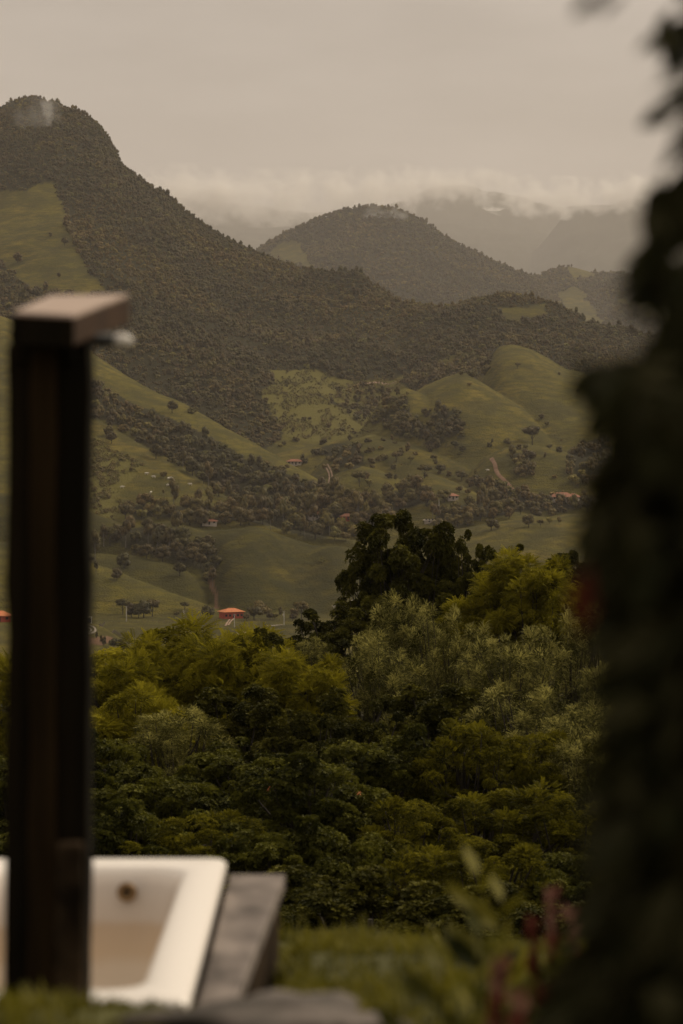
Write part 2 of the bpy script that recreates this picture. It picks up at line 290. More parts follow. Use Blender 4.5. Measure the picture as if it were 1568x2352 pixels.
# ------------------------------------------------------------------ terrain: ridges behind one another, each a real hill at its own distance
# name, crest [(px,py,Y)...], foot [(px,py,Y)...], roundness, noise amplitude (m), backslope
LAYERS = [
 ('far', [(-900,520,26292),(0,430,26292),(350,425,26292),(430,460,26016),(560,475,25738),(700,490,25738),(860,485,26016),(930,460,25738),(985,432,25461),(1060,427,25461),(1120,442,25461),(1200,460,25461),(1290,480,25461),(1340,474,24908),(1400,476,24908),(1440,458,24908),(1500,462,24908),(1700,440,24908),(2400,520,24908)],
   [(-900,760,13200),(2400,760,13200)], 1.4, 70, .5),
 ('range', [(-900,900,19000),(1100,700,19000),(1200,600,19000),(1250,545,19000),(1290,500,19000),(1325,480,19000),(1365,486,19000),(1400,480,19000),(1432,462,19000),(1470,470,19000),(1520,460,19000),(1700,450,19000),(2400,560,19000)],
   [(-900,960,12500),(2400,790,12500)], 1.3, 65, .5),
 ('peak', [(-900,900,6600),(400,700,6600),(560,600,6600),(600,574,6600),(650,541,6600),(720,510,6600),(784,488,6600),(824,478,6600),(884,478,6600),(919,487,6600),(969,507,6600),(1004,534,6600),(1054,562,6600),(1084,579,6600),(1154,614,6600),(1219,640,6600),(1300,690,6600),(1450,800,6600),(2400,950,6600)],
   [(-900,950,5500),(500,760,5500),(900,770,5500),(1300,800,5500),(2400,960,5500)], 1.25, 26, .6),
 ('knoll', [(-900,1000,7000),(1000,760,7000),(1160,668,7000),(1219,640,7000),(1264,623,7000),(1304,611,7000),(1339,620,7000),(1374,630,7000),(1409,628,7000),(1454,637,7000),(1568,650,7000),(1800,640,7000),(2400,600,7000)],
   [(-900,1000,5500),(1000,830,5500),(2400,820,5500)], 1.3, 22, .6),
 ('mountain', [(-900,640,3300),(-500,480,3300),(-200,330,3300),(-60,275,3300),(0,252,3300),(30,236,3300),(75,226,3300),(120,242,3300),(180,265,3280),(215,282,3260),(245,312,3240),(265,352,3220),(280,388,3200),(300,403,3200),(335,432,3180),(400,468,3150),(450,508,3120),(520,553,3080),(600,588,3040),(680,620,3000),(760,637,2950),(829,630,2900),(850,660,2880),(880,675,2860),(914,700,2820),(969,708,2780),(1040,780,2750),(1120,880,2700),(1300,1050,2700),(2400,1100,2700)],
   [(-900,1000,2150),(0,930,2150),(221,870,2120),(361,950,2080),(492,1010,2020),(623,1060,2000),(760,1030,2100),(850,960,2250),(960,880,2450),(1300,1050,2450),(2400,1120,2400)], 1.15, 30, .7),
 ('wooded', [(-900,1300,2750),(700,900,2800),(850,760,2800),(914,712,2780),(969,702,2760),(1024,710,2750),(1069,692,2740),(1109,687,2730),(1164,678,2720),(1234,687,2720),(1284,707,2700),(1324,717,2700),(1339,737,2690),(1384,752,2680),(1429,752,2680),(1459,768,2670),(1494,773,2660),(1600,778,2650),(2400,740,2600)],
   [(-900,1300,2300),(700,1000,2350),(850,860,2420),(960,885,2330),(1119,850,2330),(1300,880,2300),(1500,960,2250),(2400,1000,2200)], 1.3, 12, .5),
 ('grass_hill', [(-900,1400,2200),(1040,960,2230),(1108,850,2230),(1129,812,2220),(1149,794,2210),(1179,790,2200),(1219,802,2200),(1264,827,2190),(1299,850,2180),(1334,855,2170),(1364,870,2160),(1409,892,2150),(1500,925,2130),(1700,960,2100),(2400,980,2100)],
   [(-900,1400,1900),(1040,1090,1900),(1300,1052,1830),(1500,1060,1800),(2400,1080,1800)], 2.1, 9, .45),
 ('grass_spur', [(-900,1400,2000),(900,980,2000),(945,905,2010),(984,880,2010),(1019,867,2010),(1064,857,2010),(1094,872,2000),(1134,897,1990),(1174,922,1975),(1214,952,1960),(1254,987,1940),(1290,1022,1920),(1340,1080,1900),(2400,1400,1900)],
   [(-900,1400,1820),(900,1080,1820),(1000,1048,1830),(1150,1058,1810),(1340,1120,1790),(2400,1400,1800)], 2.1, 6, .45),
 ('small_spur', [(-900,1400,1960),(820,1000,1960),(880,915,1960),(909,900,1960),(934,890,1960),(964,902,1955),(999,922,1945),(1040,955,1930),(1090,1010,1910),(2400,1400,1900)],
   [(-900,1400,1850),(820,1070,1850),(940,1010,1850),(1090,1075,1840),(2400,1400,1850)], 2.0, 3, .4),
 ('round_knoll', [(-900,1400,1780),(1060,1110,1780),(1110,1050,1780),(1156,1027,1780),(1210,1021,1780),(1265,1028,1780),(1310,1041,1780),(1380,1060,1780),(1480,1075,1780),(2400,1150,1780)],
   [(-900,1400,1680),(1060,1140,1680),(1200,1120,1690),(1480,1140,1690),(2400,1200,1690)], 2.3, 2, .3),
 ('spur_a', [(-900,1400,1880),(700,1100,1880),(780,1020,1890),(850,998,1890),(917,1010,1880),(970,1025,1870),(1021,1041,1860),(1084,1073,1840),(1138,1104,1820),(1200,1150,1800),(2400,1400,1800)],
   [(-900,1400,1740),(700,1120,1750),(900,1090,1760),(1138,1130,1740),(2400,1400,1740)], 2.0, 3, .3),
 ('spur_b', [(-900,1400,1700),(700,1150,1700),(770,1090,1700),(814,1068,1700),(877,1082,1695),(940,1113,1680),(990,1150,1670),(2400,1400,1700)],
   [(-900,1400,1580),(700,1190,1590),(814,1160,1590),(990,1185,1580),(2400,1400,1580)], 2.2, 2, .3),
 ('spur_c', [(-900,1400,1690),(900,1160,1690),(940,1105,1690),(985,1086,1690),(1048,1109,1675),(1093,1131,1660),(1150,1170,1650),(2400,1400,1650)],
   [(-900,1400,1570),(900,1190,1580),(1000,1160,1580),(1150,1190,1570),(2400,1400,1570)], 2.2, 2, .3),
 ('diagonal', [(-900,560,2100),(-100,690,2080),(100,760,2060),(180,797,2050),(221,818,2030),(289,863,1990),(361,904,1950),(424,926,1910),(492,967,1870),(560,1003,1830),(623,1039,1790),(695,1080,1750),(758,1116,1710),(820,1160,1690),(2400,1500,1690)],
   [(-900,900,1800),(0,930,1790),(200,985,1760),(325,1040,1730),(433,1110,1690),(560,1190,1640),(700,1170,1620),(820,1190,1600),(2400,1500,1600)], 2.0, 7, .5),
 ('pasture', [(-900,800,1760),(0,880,1740),(200,950,1720),(271,990,1700),(325,1021,1680),(379,1048,1660),(433,1084,1640),(487,1125,1610),(560,1167,1580),(640,1230,1560),(2400,1500,1500)],
   [(-900,1200,1500),(200,1200,1500),(560,1205,1500),(2400,1520,1450)], 1.2, 6, .4),
 ('hump', [(-900,1120,1470),(0,1130,1470),(120,1150,1465),(198,1166,1460),(230,1182,1460),(264,1195,1455),(299,1204,1450),(343,1199,1450),(401,1199,1450),(436,1210,1445),(471,1217,1445),(529,1215,1450),(577,1212,1450),(617,1219,1450),(674,1237,1445),(718,1252,1440),(793,1261,1435),(900,1275,1430),(1000,1290,1430),(1100,1330,1420),(2400,1500,1420)],
   [(-900,1330,1390),(200,1335,1390),(400,1350,1370),(460,1395,1290),(520,1405,1268),(800,1412,1262),(1100,1420,1260),(2400,1520,1260)], 1.9, 4, .3),
 ('left_spur', [(-900,1200,1385),(100,1250,1385),(211,1272,1380),(299,1276,1380),(352,1285,1375),(400,1298,1368),(436,1316,1360),(463,1343,1345),(485,1390,1325),(560,1500,1300),(2400,1800,1300)],
   [(-900,1400,1300),(200,1350,1315),(400,1395,1295),(470,1405,1285),(560,1520,1270),(2400,1850,1270)], 2.0, 2, .3),
 ('low_spur', [(-900,1230,1320),(100,1268,1318),(198,1290,1315),(255,1307,1310),(299,1325,1305),(357,1347,1298),(418,1369,1290),(471,1387,1282),(505,1403,1275),(560,1440,1270),(2400,1800,1270)],
   [(-900,1420,1245),(200,1420,1245),(505,1421,1245),(560,1460,1245),(2400,1850,1245)], 2.0, 1.5, .3),
 ('right_field', [(-900,1600,1480),(850,1330,1480),(960,1250,1480),(1020,1222,1480),(1084,1208,1480),(1152,1197,1480),(1220,1190,1480),(1310,1181,1480),(1418,1181,1480),(1600,1178,1480),(2400,1150,1480)],
   [(-900,1700,1220),(850,1440,1240),(960,1420,1230),(1418,1410,1220),(2400,1410,1220)], 2.0, 2, .25),
 ('bank', [(-900,1400,1075),(100,1424,1070),(211,1431,1062),(242,1444,1055),(295,1478,1040),(340,1510,1030),(500,1600,1030),(2400,1900,1030)],
   [(-900,1500,985),(211,1500,985),(340,1540,985),(500,1650,985),(2400,1950,985)], 1.4, .6, .35),
]
BASE_Y = [0, 9, 10, 12, 20, 35, 60, 85, 200, 600, 950, 1250, 1330, 1400, 1550, 1700, 1850, 2000, 2200, 2400, 2800, 4000, 7000, 36000]
BASE_Z = [-.3, -.35, -.75, -1.9, -5.5, -11, -15.5, -19, -46, -88, -91, -91.6, -89, -84, -72, -60, -45, -28, -5, 20, 50, 90, 140, 300]
def make_layer(L):
    name, crest, foot, p, amp, back = L
    cu, ct = ut([c[0] for c in crest], [c[1] for c in crest]); fu, ft = ut([c[0] for c in foot], [c[1] for c in foot])
    cyy = np.array([c[2] for c in crest], float); fy = np.array([c[2] for c in foot], float)
    ug = np.arange(-2.0, 2.0, .0012)
    def blur(uu, vv, sg):
        g = np.interp(ug, uu, vv); k = np.exp(-.5 * (np.arange(-3 * sg, 3 * sg + 1) / sg) ** 2); k /= k.sum()
        return np.convolve(np.pad(g, 3 * sg, 'edge'), k, 'valid')
    big = amp >= 12
    c1, c2, c3, y1, f1, f2 = blur(cu, ct, 1), blur(cu, ct, 8 if big else 2), blur(cu, ct, 22 if big else 5), blur(cu, cyy, 8), blur(fu, ft, 14 if big else 6), blur(fu, fy, 14 if big else 6)
    def h(u, Y):
        yc = np.interp(u, ug, y1); tf = np.interp(u, ug, f1); yf = np.interp(u, ug, f2)
        s = np.clip((Y - yf) / (yc - yf), 0, 1)
        a = np.interp(u, ug, c1); b = np.interp(u, ug, c2); c = np.interp(u, ug, c3)
        k = np.clip((s - .5) / .5, 0, 1) ** 2; tc_ = c + (b - c) * np.clip(s / .6, 0, 1); tc_ = tc_ + (a - tc_) * k
        g = 1 - (1 - s) ** p
        z = CAMZ + Y * (tf + (tc_ - tf) * g)
        zc = CAMZ + yc * tc_; w = (yc - yf) * .12
        d = Y - yc; zb = zc - back * (np.sqrt(d * d + w * w) - w)
        zf = CAMZ + yf * tf - .45 * (yf - Y)
        z = np.where(Y > yc, zb, np.where(Y < yf, zf, z))
        X = u * Y; k = amp / 25.
        env = np.where(Y > yc, .15, .15 + .85 * (1 - s ** 3)) * np.clip(s * 6, 0, 1)
        L0 = 160 if amp < 20 else (330 if amp < 60 else 1100)
        n = fbm(X / L0 + 3.1, Y / (L0 * 1.6), 4, int(amp * 7) % 97)
        if amp > 60: z = z + 55 * fbm(X / 260., Y / 400., 4, 61) * np.clip(s * 6, 0, 1)
        return z + amp * env * (n if amp < 20 else (1 - 2.2 * np.abs(n)) * .8)
    return h
LH = [make_layer(L) for L in LAYERS]; LN = [L[0] for L in LAYERS]
def height(u, Y, want=False):
    X = u * Y
    z = np.interp(Y, BASE_Y, BASE_Z) + np.clip((Y - 300) / 700, 0, 1) * (2.6 * fbm(X / 130., Y / 170., 4, 5)) + np.clip(Y / 200, 0, 1) * .3 * fbm(X / 12., Y / 12., 3, 6)
    idx = np.full(np.shape(z), -1, int); micro = np.where((Y > 900) & (Y < 2400), .55 * fbm(X / 8., Y / 15., 3, 91), 0)
    for i, h in enumerate(LH):
        zi = h(u, Y)
        if LN[i] == 'hump':
            px = CX + u * F; zi = zi - 9 * np.exp(-((px - 478 - (1400 - Y) * .1) / 26) ** 2) * np.clip((Y - 1255) / 60, 0, 1) * np.clip((1440 - Y) / 90, 0, 1)
            ev = np.clip((Y - 1262) / 50, 0, 1) * np.clip((1450 - Y) / 70, 0, 1); zi = zi + ev * (5.5 * np.exp(-((px - 590 + (1400 - Y) * .25) / 48) ** 2) - 3.5 * np.exp(-((px - 690 + (1400 - Y) * .15) / 38) ** 2) + 4.5 * np.exp(-((px - 775) / 45) ** 2))
        if LN[i] in ('grass_hill', 'grass_spur', 'round_knoll', 'pasture', 'right_field', 'hump'):
            zi = zi + 1.5 * fbm(X / 34., Y / 50., 5, 50 + i) - 1.2 * np.clip(.25 - np.abs(fbm(X / 55., Y / 190., 2, 80 + i)), 0, 1) * 4 * .5
        m = zi > z; z = np.where(m, zi, z); idx = np.where(m, i, idx)
    z = z + micro
    return (z, idx) if want else z
# land cover, per hill
FOREST = {
 'wood': [(190,862),(300,925),(380,960),(440,985),(500,1020),(560,1050),(640,1075),(700,1100),(760,1128),(800,1150),(840,1185),(640,1185),(560,1165),(500,1130),(440,1085),(380,1045),(325,1015),(271,985),(190,945)],
 'gap': [(930,800),(1000,775),(1130,770),(1122,862),(1092,862),(1040,850),(990,868),(950,880)],
 'mid': [(770,895),(850,875),(925,905),(938,955),(870,972),(800,950)],
 'row': [(885,975),(950,960),(1010,1005),(1020,1028),(930,1003)],
 'cone': [(975,950),(1045,935),(1070,1005),(1012,1000)],
 'hollow': [(1168,1048),(1215,1045),(1232,1092),(1190,1080)],
 'east': [(1300,1042),(1352,1020),(1400,1005),(1420,1100),(1310,1105)],
 'lane': [(1085,1102),(1165,1108),(1185,1138),(1105,1138)],
 'belt': [(990,1185),(1090,1155),(1200,1135),(1300,1150),(1430,1135),(1430,1170),(1300,1170),(1200,1180),(1100,1195),(1010,1215)],
 'copse': [(735,1030),(815,1018),(835,1065),(770,1082)],
 'village': [(560,1168),(640,1140),(760,1130),(880,1160),(905,1205),(840,1232),(720,1238),(640,1215),(560,1195)],
 'farm': [(280,1165),(350,1155),(480,1165),(552,1180),(552,1202),(470,1207),(400,1190),(290,1190)],
 'hanger': [(250,1228),(330,1216),(400,1226),(485,1250),(500,1290),(478,1325),(440,1300),(380,1283),(290,1268)],
 'pair': [(880,1130),(960,1120),(985,1155),(905,1170)],
}
OPEN = {'mountain': [[(-600,560),(-200,450),(0,435),(60,440),(120,420),(135,455),(150,520),(190,600),(245,670),(190,690),(60,660),(0,600),(-400,700)],
                     [(700,950),(900,940),(900,1100),(560,1080)]],
        'peak': [[(612,580),(640,560),(680,550),(700,575),(718,615),(650,600)]],
        'knoll': [[(1288,606),(1350,618),(1378,640),(1320,650)], [(1225,700),(1320,655),(1350,690),(1400,770),(1300,740)], [(1420,690),(1560,690),(1560,760)]],
        'wooded': [[(1140,706),(1250,700),(1262,722),(1190,745),(1150,738)], [(846,812),(900,808),(935,862),(880,885)], [(985,840),(1030,815),(1100,795),(1110,812),(1040,850)]]}
SCRUB = [[(610,840),(700,850),(830,872),(905,868),(940,905),(905,935),(800,930),(700,902),(620,872)], [(185,985),(250,1030),(330,1068),(300,1100),(262,1145),(185,1150)], [(185,1100),(250,1130),(312,1188),(260,1195),(185,1170)], [(600,895),(640,880),(760,925),(870,950),(880,985),(800,1015),(700,1010),(640,990)]]
DIRTP = [[(196,1462),(240,1455),(262,1462),(240,1478),(200,1482)], [(470,1330),(478,1330),(500,1380),(505,1400),(495,1400),(480,1360)], [(545,1168),(556,1160),(556,1185),(547,1190)], [(1208,1137),(1250,1141),(1252,1148),(1212,1146)]]
TINT = {'grass_hill': .1, 'grass_spur': .0, 'small_spur': .1, 'round_knoll': .2, 'spur_a': .5, 'spur_b': .0, 'spur_c': .15, 'diagonal': .15, 'pasture': .4, 'hump': .95, 'left_spur': .7, 'low_spur': 0, 'right_field': .3, 'bank': 0, 'mountain': .2}
MOUNT = {'mountain', 'peak', 'knoll', 'wooded', 'far', 'range'}
def cover(X, Y, Z, idx):
    px, py = proj(X, Y, Z)
    px = px + 15 * fbm(X / 32, Y / 70, 4, 31) + 7 * fbm(X / 9, Y / 20, 2, 33); py = py + 11 * fbm(X / 32, Y / 70, 4, 32)
    fo = np.zeros(np.shape(X)); scr = np.zeros(np.shape(X)); di = np.zeros(np.shape(X))
    for i, n in enumerate(LN):
        if n in MOUNT:
            m = idx == i; f = m.copy()
            for p in OPEN.get(n, []): f &= ~inpoly(px, py, p)
            fo = np.where(f, 1, fo)
    nm = ~np.isin(idx, [i for i, n in enumerate(LN) if n in MOUNT])
    for p in FOREST.values(): fo = np.where(nm & inpoly(px, py, p), 1, fo)
    for p in SCRUB:
        q = inpoly(px, py, p); scr = np.where(q, 1, scr); fo = np.where(q, 0, fo)
    for p in DIRTP: di = np.where(nm & inpoly(px, py, p), 1, di)
    return fo, scr, di
def ground_z(X, Y): return float(height(np.array([X / Y]), np.array([float(Y)]))[0])
_YS = np.concatenate([np.arange(960, 2400, 2.0), np.arange(2400, 7300, 7.0)])
def at_ground(px, py):
    """first point of the ground seen along each layout pixel"""
    u, t = ut(np.atleast_1d(px), np.atleast_1d(py)); out = np.zeros((len(u), 3))
    for k in range(len(u)):
        z = hgrid(np.full(len(_YS), u[k]), _YS); r = CAMZ + t[k] * _YS
        w = np.nonzero(z >= r)[0]; Y = _YS[w[0]] if len(w) else 2000.
        out[k] = (u[k] * Y, Y, hgrid(np.array([u[k]]), np.array([Y]))[0])
    return out
cols = np.concatenate([-np.geomspace(8000, 1000, 14) - 0, np.linspace(-900, -60, 70), np.linspace(-56, 1500, 400), np.linspace(1510, 2300, 70), np.geomspace(2400, 9500, 14)])
U = (cols - CX) / F
rows = np.concatenate([np.geomspace(9.6, 950, 90), np.arange(954, 2500, 4.2), np.arange(2500, 3500, 8), np.arange(3500, 5400, 60), np.arange(5400, 7100, 18), np.arange(7100, 31000, 160)])
UU, YY = np.meshgrid(U, rows)
ZZ, II = height(UU, YY, True)
def hgrid(u, Y):
    a = np.clip(np.interp(u, U, np.arange(len(U))), 0, len(U) - 1.001); b = np.clip(np.interp(Y, rows, np.arange(len(rows))), 0, len(rows) - 1.001)
    i = b.astype(int); j = a.astype(int); fa = a - j; fb = b - i
    return (ZZ[i, j] * (1 - fa) + ZZ[i, j + 1] * fa) * (1 - fb) + (ZZ[i + 1, j] * (1 - fa) + ZZ[i + 1, j + 1] * fa) * fb
XX = UU * YY
fo, scr, di = cover(XX, YY, ZZ, II)
tint = np.array([TINT.get(n, .35) for n in LN] + [.45])[II]; near = YY < 900; fo = np.where(near, 1, fo)
nr, nc = UU.shape
V = np.stack([XX, YY, ZZ], -1).reshape(-1, 3)
ii = np.arange(nr * nc).reshape(nr, nc)
Q = np.stack([ii[:-1, :-1], ii[:-1, 1:], ii[1:, 1:], ii[1:, :-1]], -1).reshape(-1, 4)
ter = mesh_np('hills', V, Q, M['terrain'], smooth=True, attrs={'tint': np.clip(tint + .35 * fbm(XX / 90, YY / 200, 3, 19), 0, 1).ravel(), 'forest': fo.ravel(), 'scrub': scr.ravel(), 'dirt': di.ravel()})
tag(ter, kind='structure')

# the lawn terrace round the camera and the tub
def lawn_h(X, Y):
    right = np.interp(Y, [-9, 3.6, 4.6, 6, 7.5, 9, 9.8, 12, 13], [.69, .69, .66, .41, .11, -.18, -.5, -1.75, -2.6])
    left = np.interp(Y, [-9, 4.2, 4.65, 4.95, 8.3, 9.4, 10, 12, 13], [.74, .74, .60, .02, .0, -.2, -.7, -1.75, -2.6])
    w = np.clip((X + .31) / .22, 0, 1); w = w * w * (3 - 2 * w)
    return left * (1 - w) + right * w + .08 * fbm(X * 1.9, Y * 1.7, 3, 77) * (Y < 9.5)
gx = np.concatenate([np.linspace(-14, -2.2, 30), np.linspace(-2.1, 2.1, 90), np.linspace(2.2, 14, 30)]); gy = np.concatenate([np.linspace(-8, 2.8, 20), np.linspace(2.9, 12.6, 150)])
GX, GY = np.meshgrid(gx, gy); GZ = lawn_h(GX, GY)
n0, n1 = GX.shape; ii = np.arange(n0 * n1).reshape(n0, n1)
Q = np.stack([ii[:-1, :-1], ii[:-1, 1:], ii[1:, 1:], ii[1:, :-1]], -1).reshape(-1, 4)
tag(mesh_np('lawn_ground', np.stack([GX, GY, GZ], -1).reshape(-1, 3), Q, M['soil'], smooth=True), kind='structure')

# ------------------------------------------------------------------ far trees
def ico(sub):
    import bmesh
    bm = bmesh.new(); bmesh.ops.create_icosphere(bm, subdivisions=sub, radius=1)
    V = np.array([v.co[:] for v in bm.verts]); Fc = np.array([[v.index for v in f.verts] for f in bm.faces]); bm.free(); return V, Fc
ICO1, ICO2 = ico(1), ico(2)
def quads_at(P, N, size, rng, aspect=1.0):
    """leaf-clump faces centred on P with normals near N"""
    n = len(P); N = N + rng.normal(0, .55, (n, 3)); N /= np.linalg.norm(N, axis=1)[:, None]
    a = np.cross(N, rng.normal(0, 1, (n, 3))); a /= np.linalg.norm(a, axis=1)[:, None]; b = np.cross(N, a)
    sz = (size * rng.uniform(.6, 1.3, n))[:, None]; a = a * sz * aspect; b = b * sz
    V = np.stack([P - a, P - b * .7, P + a, P + b * .7], 1).reshape(-1, 3)
    return V, np.arange(4 * n).reshape(n, 4)
def far_crown_arrays(seed, w, h, base, lobes=12, nq=70, flat=0):
    """lumpy crown of leaf clumps round real lobes; w, h = size, base = height of the crown's foot"""
    rng = np.random.default_rng(seed); Vs = []; Ts = []; Qs = []; n = 0
    for i in range(lobes):
        a = i * 2.4 + rng.uniform(-.7, .7); zz = rng.uniform(-.85, 1.0) if not flat else rng.uniform(-.3, .9); rr = math.sqrt(max(0, 1 - zz * zz)) * rng.uniform(.38, .86)
        c = np.array([rr * math.cos(a) * w / 2, rr * math.sin(a) * w / 2, base + h / 2 + zz * h / 2 * .66])
        r = np.array([w, w, h * 1.05]) * rng.uniform(.14, .30)
        V0, F0 = ICO1; V1 = V0 * r * .86 * rng.uniform(.85, 1.12, (len(V0), 1)) + c
        Vs.append(V1); Ts.append(F0 + n); n += len(V1)
        d = rng.normal(0, 1, (nq, 3)); d[:, 2] = d[:, 2] * .9 + .25; d /= np.linalg.norm(d, axis=1)[:, None]
        q, f = quads_at(c + d * r * rng.uniform(.85, 1.12, (nq, 1)), d, w * .046, rng)
        Vs.append(q); Qs.append(f + n); n += len(q)
    return np.concatenate(Vs), [np.concatenate(Ts), np.concatenate(Qs)]
def far_trunk(seed, h, r, w, multi=3):
    rng = random.Random(seed); mb = MB()
    mb.tube([(0, 0, -1.2), (.05, 0, h * .3), (rng.uniform(-.3, .3), rng.uniform(-.3, .3), h)], [r * 1.3, r, r * .5], 6)
    for k in range(multi):
        a = k * 2.1 + rng.random(); e = w * .28
        mb.tube([(0, 0, h * .45), (math.cos(a) * e * .5, math.sin(a) * e * .5, h * .75), (math.cos(a) * e, math.sin(a) * e, h * 1.1)], [r * .6, r * .4, r * .2], 5)
    return mb
#             crown w, crown h, crown base, trunk h, trunk r, leaf material, flat
KINDS = {'round': (8.5, 7.5, 1.6, 4.5, .28, 'far_leaf', 0), 'broad': (11, 7.5, 2.2, 5, .35, 'far_leaf', 0), 'umbrella': (9.5, 6.5, 4.0, 6.5, .3, 'far_leaf', 1),
         'tall': (6, 11, 4.5, 9, .22, 'far_leaf', 0), 'olive': (8, 7, 1.5, 4, .22, 'far_leaf_olive', 0), 'bushy': (7, 4.6, .0, 2, .15, 'far_leaf_olive', 0), 'cone': (5, 10, .8, 6, .2, 'far_leaf', 0)}
PROTO = {}
for i, (k, (w, h, b, th, tr, lm, fl)) in enumerate(KINDS.items()):
    for v in range(2):
        Vc, Fc = far_crown_arrays(100 + i * 7 + v, w, h, b, 14 if k != 'bushy' else 9, 64, fl)
        if k == 'cone': s_ = 1 - .75 * np.clip((Vc[:, 2] - b) / h, 0, 1); Vc[:, :2] *= s_[:, None] * 1.25
        PROTO[k, v] = (mesh_np('crown', Vc, Fc, M[lm], link=False).data, far_trunk(i * 5 + v, th, tr, w).build('trunk', M['palebark' if k == 'tall' else 'bark'], link=False).data)
forest_protos = bpy.data.collections.new('forest_crowns')
for i, k in enumerate([('round', 0), ('broad', 0), ('round', 1), ('broad', 1), ('tall', 0), ('olive', 0)]):
    Vc, Fc = far_crown_arrays(300 + i, *[(9.5, 8.5, .0), (12, 9, .5), (9, 10, .5), (10.5, 7.5, .0), (7, 12, 1), (9, 8, 0)][i], 11, 34)
    o = mesh_np('forest_crown_%d' % i, Vc, Fc, M['far_leaf' if i < 5 else 'far_leaf_olive'], link=False); forest_protos.objects.link(o)
def scatter(name, P, scale, coll, label=None, kind='stuff', seed=0, zsq=1.0):
    me = bpy.data.meshes.new(name); me.vertices.add(len(P)); me.vertices.foreach_set('co', np.asarray(P, np.float32).ravel())
    a = me.attributes.new('s', 'FLOAT', 'POINT'); a.data.foreach_set('value', np.asarray(scale, np.float32))
    o = bpy.data.objects.new(name, me); COL.objects.link(o)
    g = bpy.data.node_groups.new(name, 'GeometryNodeTree'); g.interface.new_socket('Geometry', in_out='INPUT', socket_type='NodeSocketGeometry'); g.interface.new_socket('Geometry', in_out='OUTPUT', socket_type='NodeSocketGeometry')
    gi = g.nodes.new('NodeGroupInput'); go = g.nodes.new('NodeGroupOutput')
    ci = g.nodes.new('GeometryNodeCollectionInfo'); ci.inputs['Collection'].default_value = coll; ci.inputs['Separate Children'].default_value = True; ci.inputs['Reset Children'].default_value = True
    ip = g.nodes.new('GeometryNodeInstanceOnPoints'); ip.inputs['Pick Instance'].default_value = True
    ri = g.nodes.new('FunctionNodeRandomValue'); ri.data_type = 'INT'; ri.inputs[4].default_value = 0; ri.inputs[5].default_value = len(coll.objects) - 1; ri.inputs['Seed'].default_value = seed
    rr = g.nodes.new('FunctionNodeRandomValue'); rr.data_type = 'FLOAT_VECTOR'; rr.inputs[0].default_value = (-.12, -.12, 0); rr.inputs[1].default_value = (.12, .12, 6.283); rr.inputs['Seed'].default_value = seed + 1
    na = g.nodes.new('GeometryNodeInputNamedAttribute'); na.data_type = 'FLOAT'; na.inputs['Name'].default_value = 's'
    L = g.links.new
    L(gi.outputs[0], ip.inputs['Points']); L(ci.outputs[0], ip.inputs['Instance']); L(ri.outputs[2], ip.inputs['Instance Index']); L(rr.outputs[0], ip.inputs['Rotation']); L(na.outputs['Attribute'], ip.inputs['Scale']); L(ip.outputs[0], go.inputs[0])
    m = o.modifiers.new('scatter', 'NODES'); m.node_group = g
    tag(o, label, None, None, kind); return o
# forest on the mountains
rng = np.random.default_rng(11)
def mountain_points(Y0, Y1, sp, u0=-.19, u1=.19):
    ys = np.arange(Y0, Y1, sp); P = []
    for y in ys:
        xs = np.arange(u0 * y, u1 * y, sp); P.append(np.stack([xs, np.full(len(xs), y)], 1))
    P = np.concatenate(P) + rng.uniform(-.55 * sp, .55 * sp, (sum(len(p) for p in P), 2))
    z, idx = height(P[:, 0] / P[:, 1], P[:, 1], True)
    f, s_, d_ = cover(P[:, 0], P[:, 1], z, idx)
    ok = (f > .5) & np.isin(idx, [i for i, n in enumerate(LN) if n in MOUNT and n not in ('far', 'range')])
    return np.column_stack([P, z])[ok]
Pm = np.concatenate([mountain_points(2000, 3320, 6.2), mountain_points(5500, 7020, 12)])
# keep what the slope facing the valley shows
def visible(P, lift=8, tol=6):
    px, py = proj(P[:, 0], P[:, 1], P[:, 2] + lift); keep = np.ones(len(P), bool)
    u = P[:, 0] / P[:, 1]; t = (P[:, 2] + lift - CAMZ) / P[:, 1]
    for f in np.linspace(.45, .985, 36):
        y = P[:, 1] * f; keep &= hgrid(u, y) < CAMZ + t * y + tol
    return keep
Pm = Pm[visible(Pm, 14, 4)]
sc_m = rng.uniform(.40, 1.0, len(Pm)) * (1 + .25 * (rng.uniform(0, 1, len(Pm)) > .97)) * np.where(Pm[:, 1] > 3400, 1.35, .86) * (1 + .35 * fbm(Pm[:, 0] / 60, Pm[:, 1] / 60, 2, 8))
scatter('mountain_forest', Pm - [0, 0, 2.2], sc_m, forest_protos, 'dense brown green forest covering the misty mountain slopes')
print('forest', len(Pm))

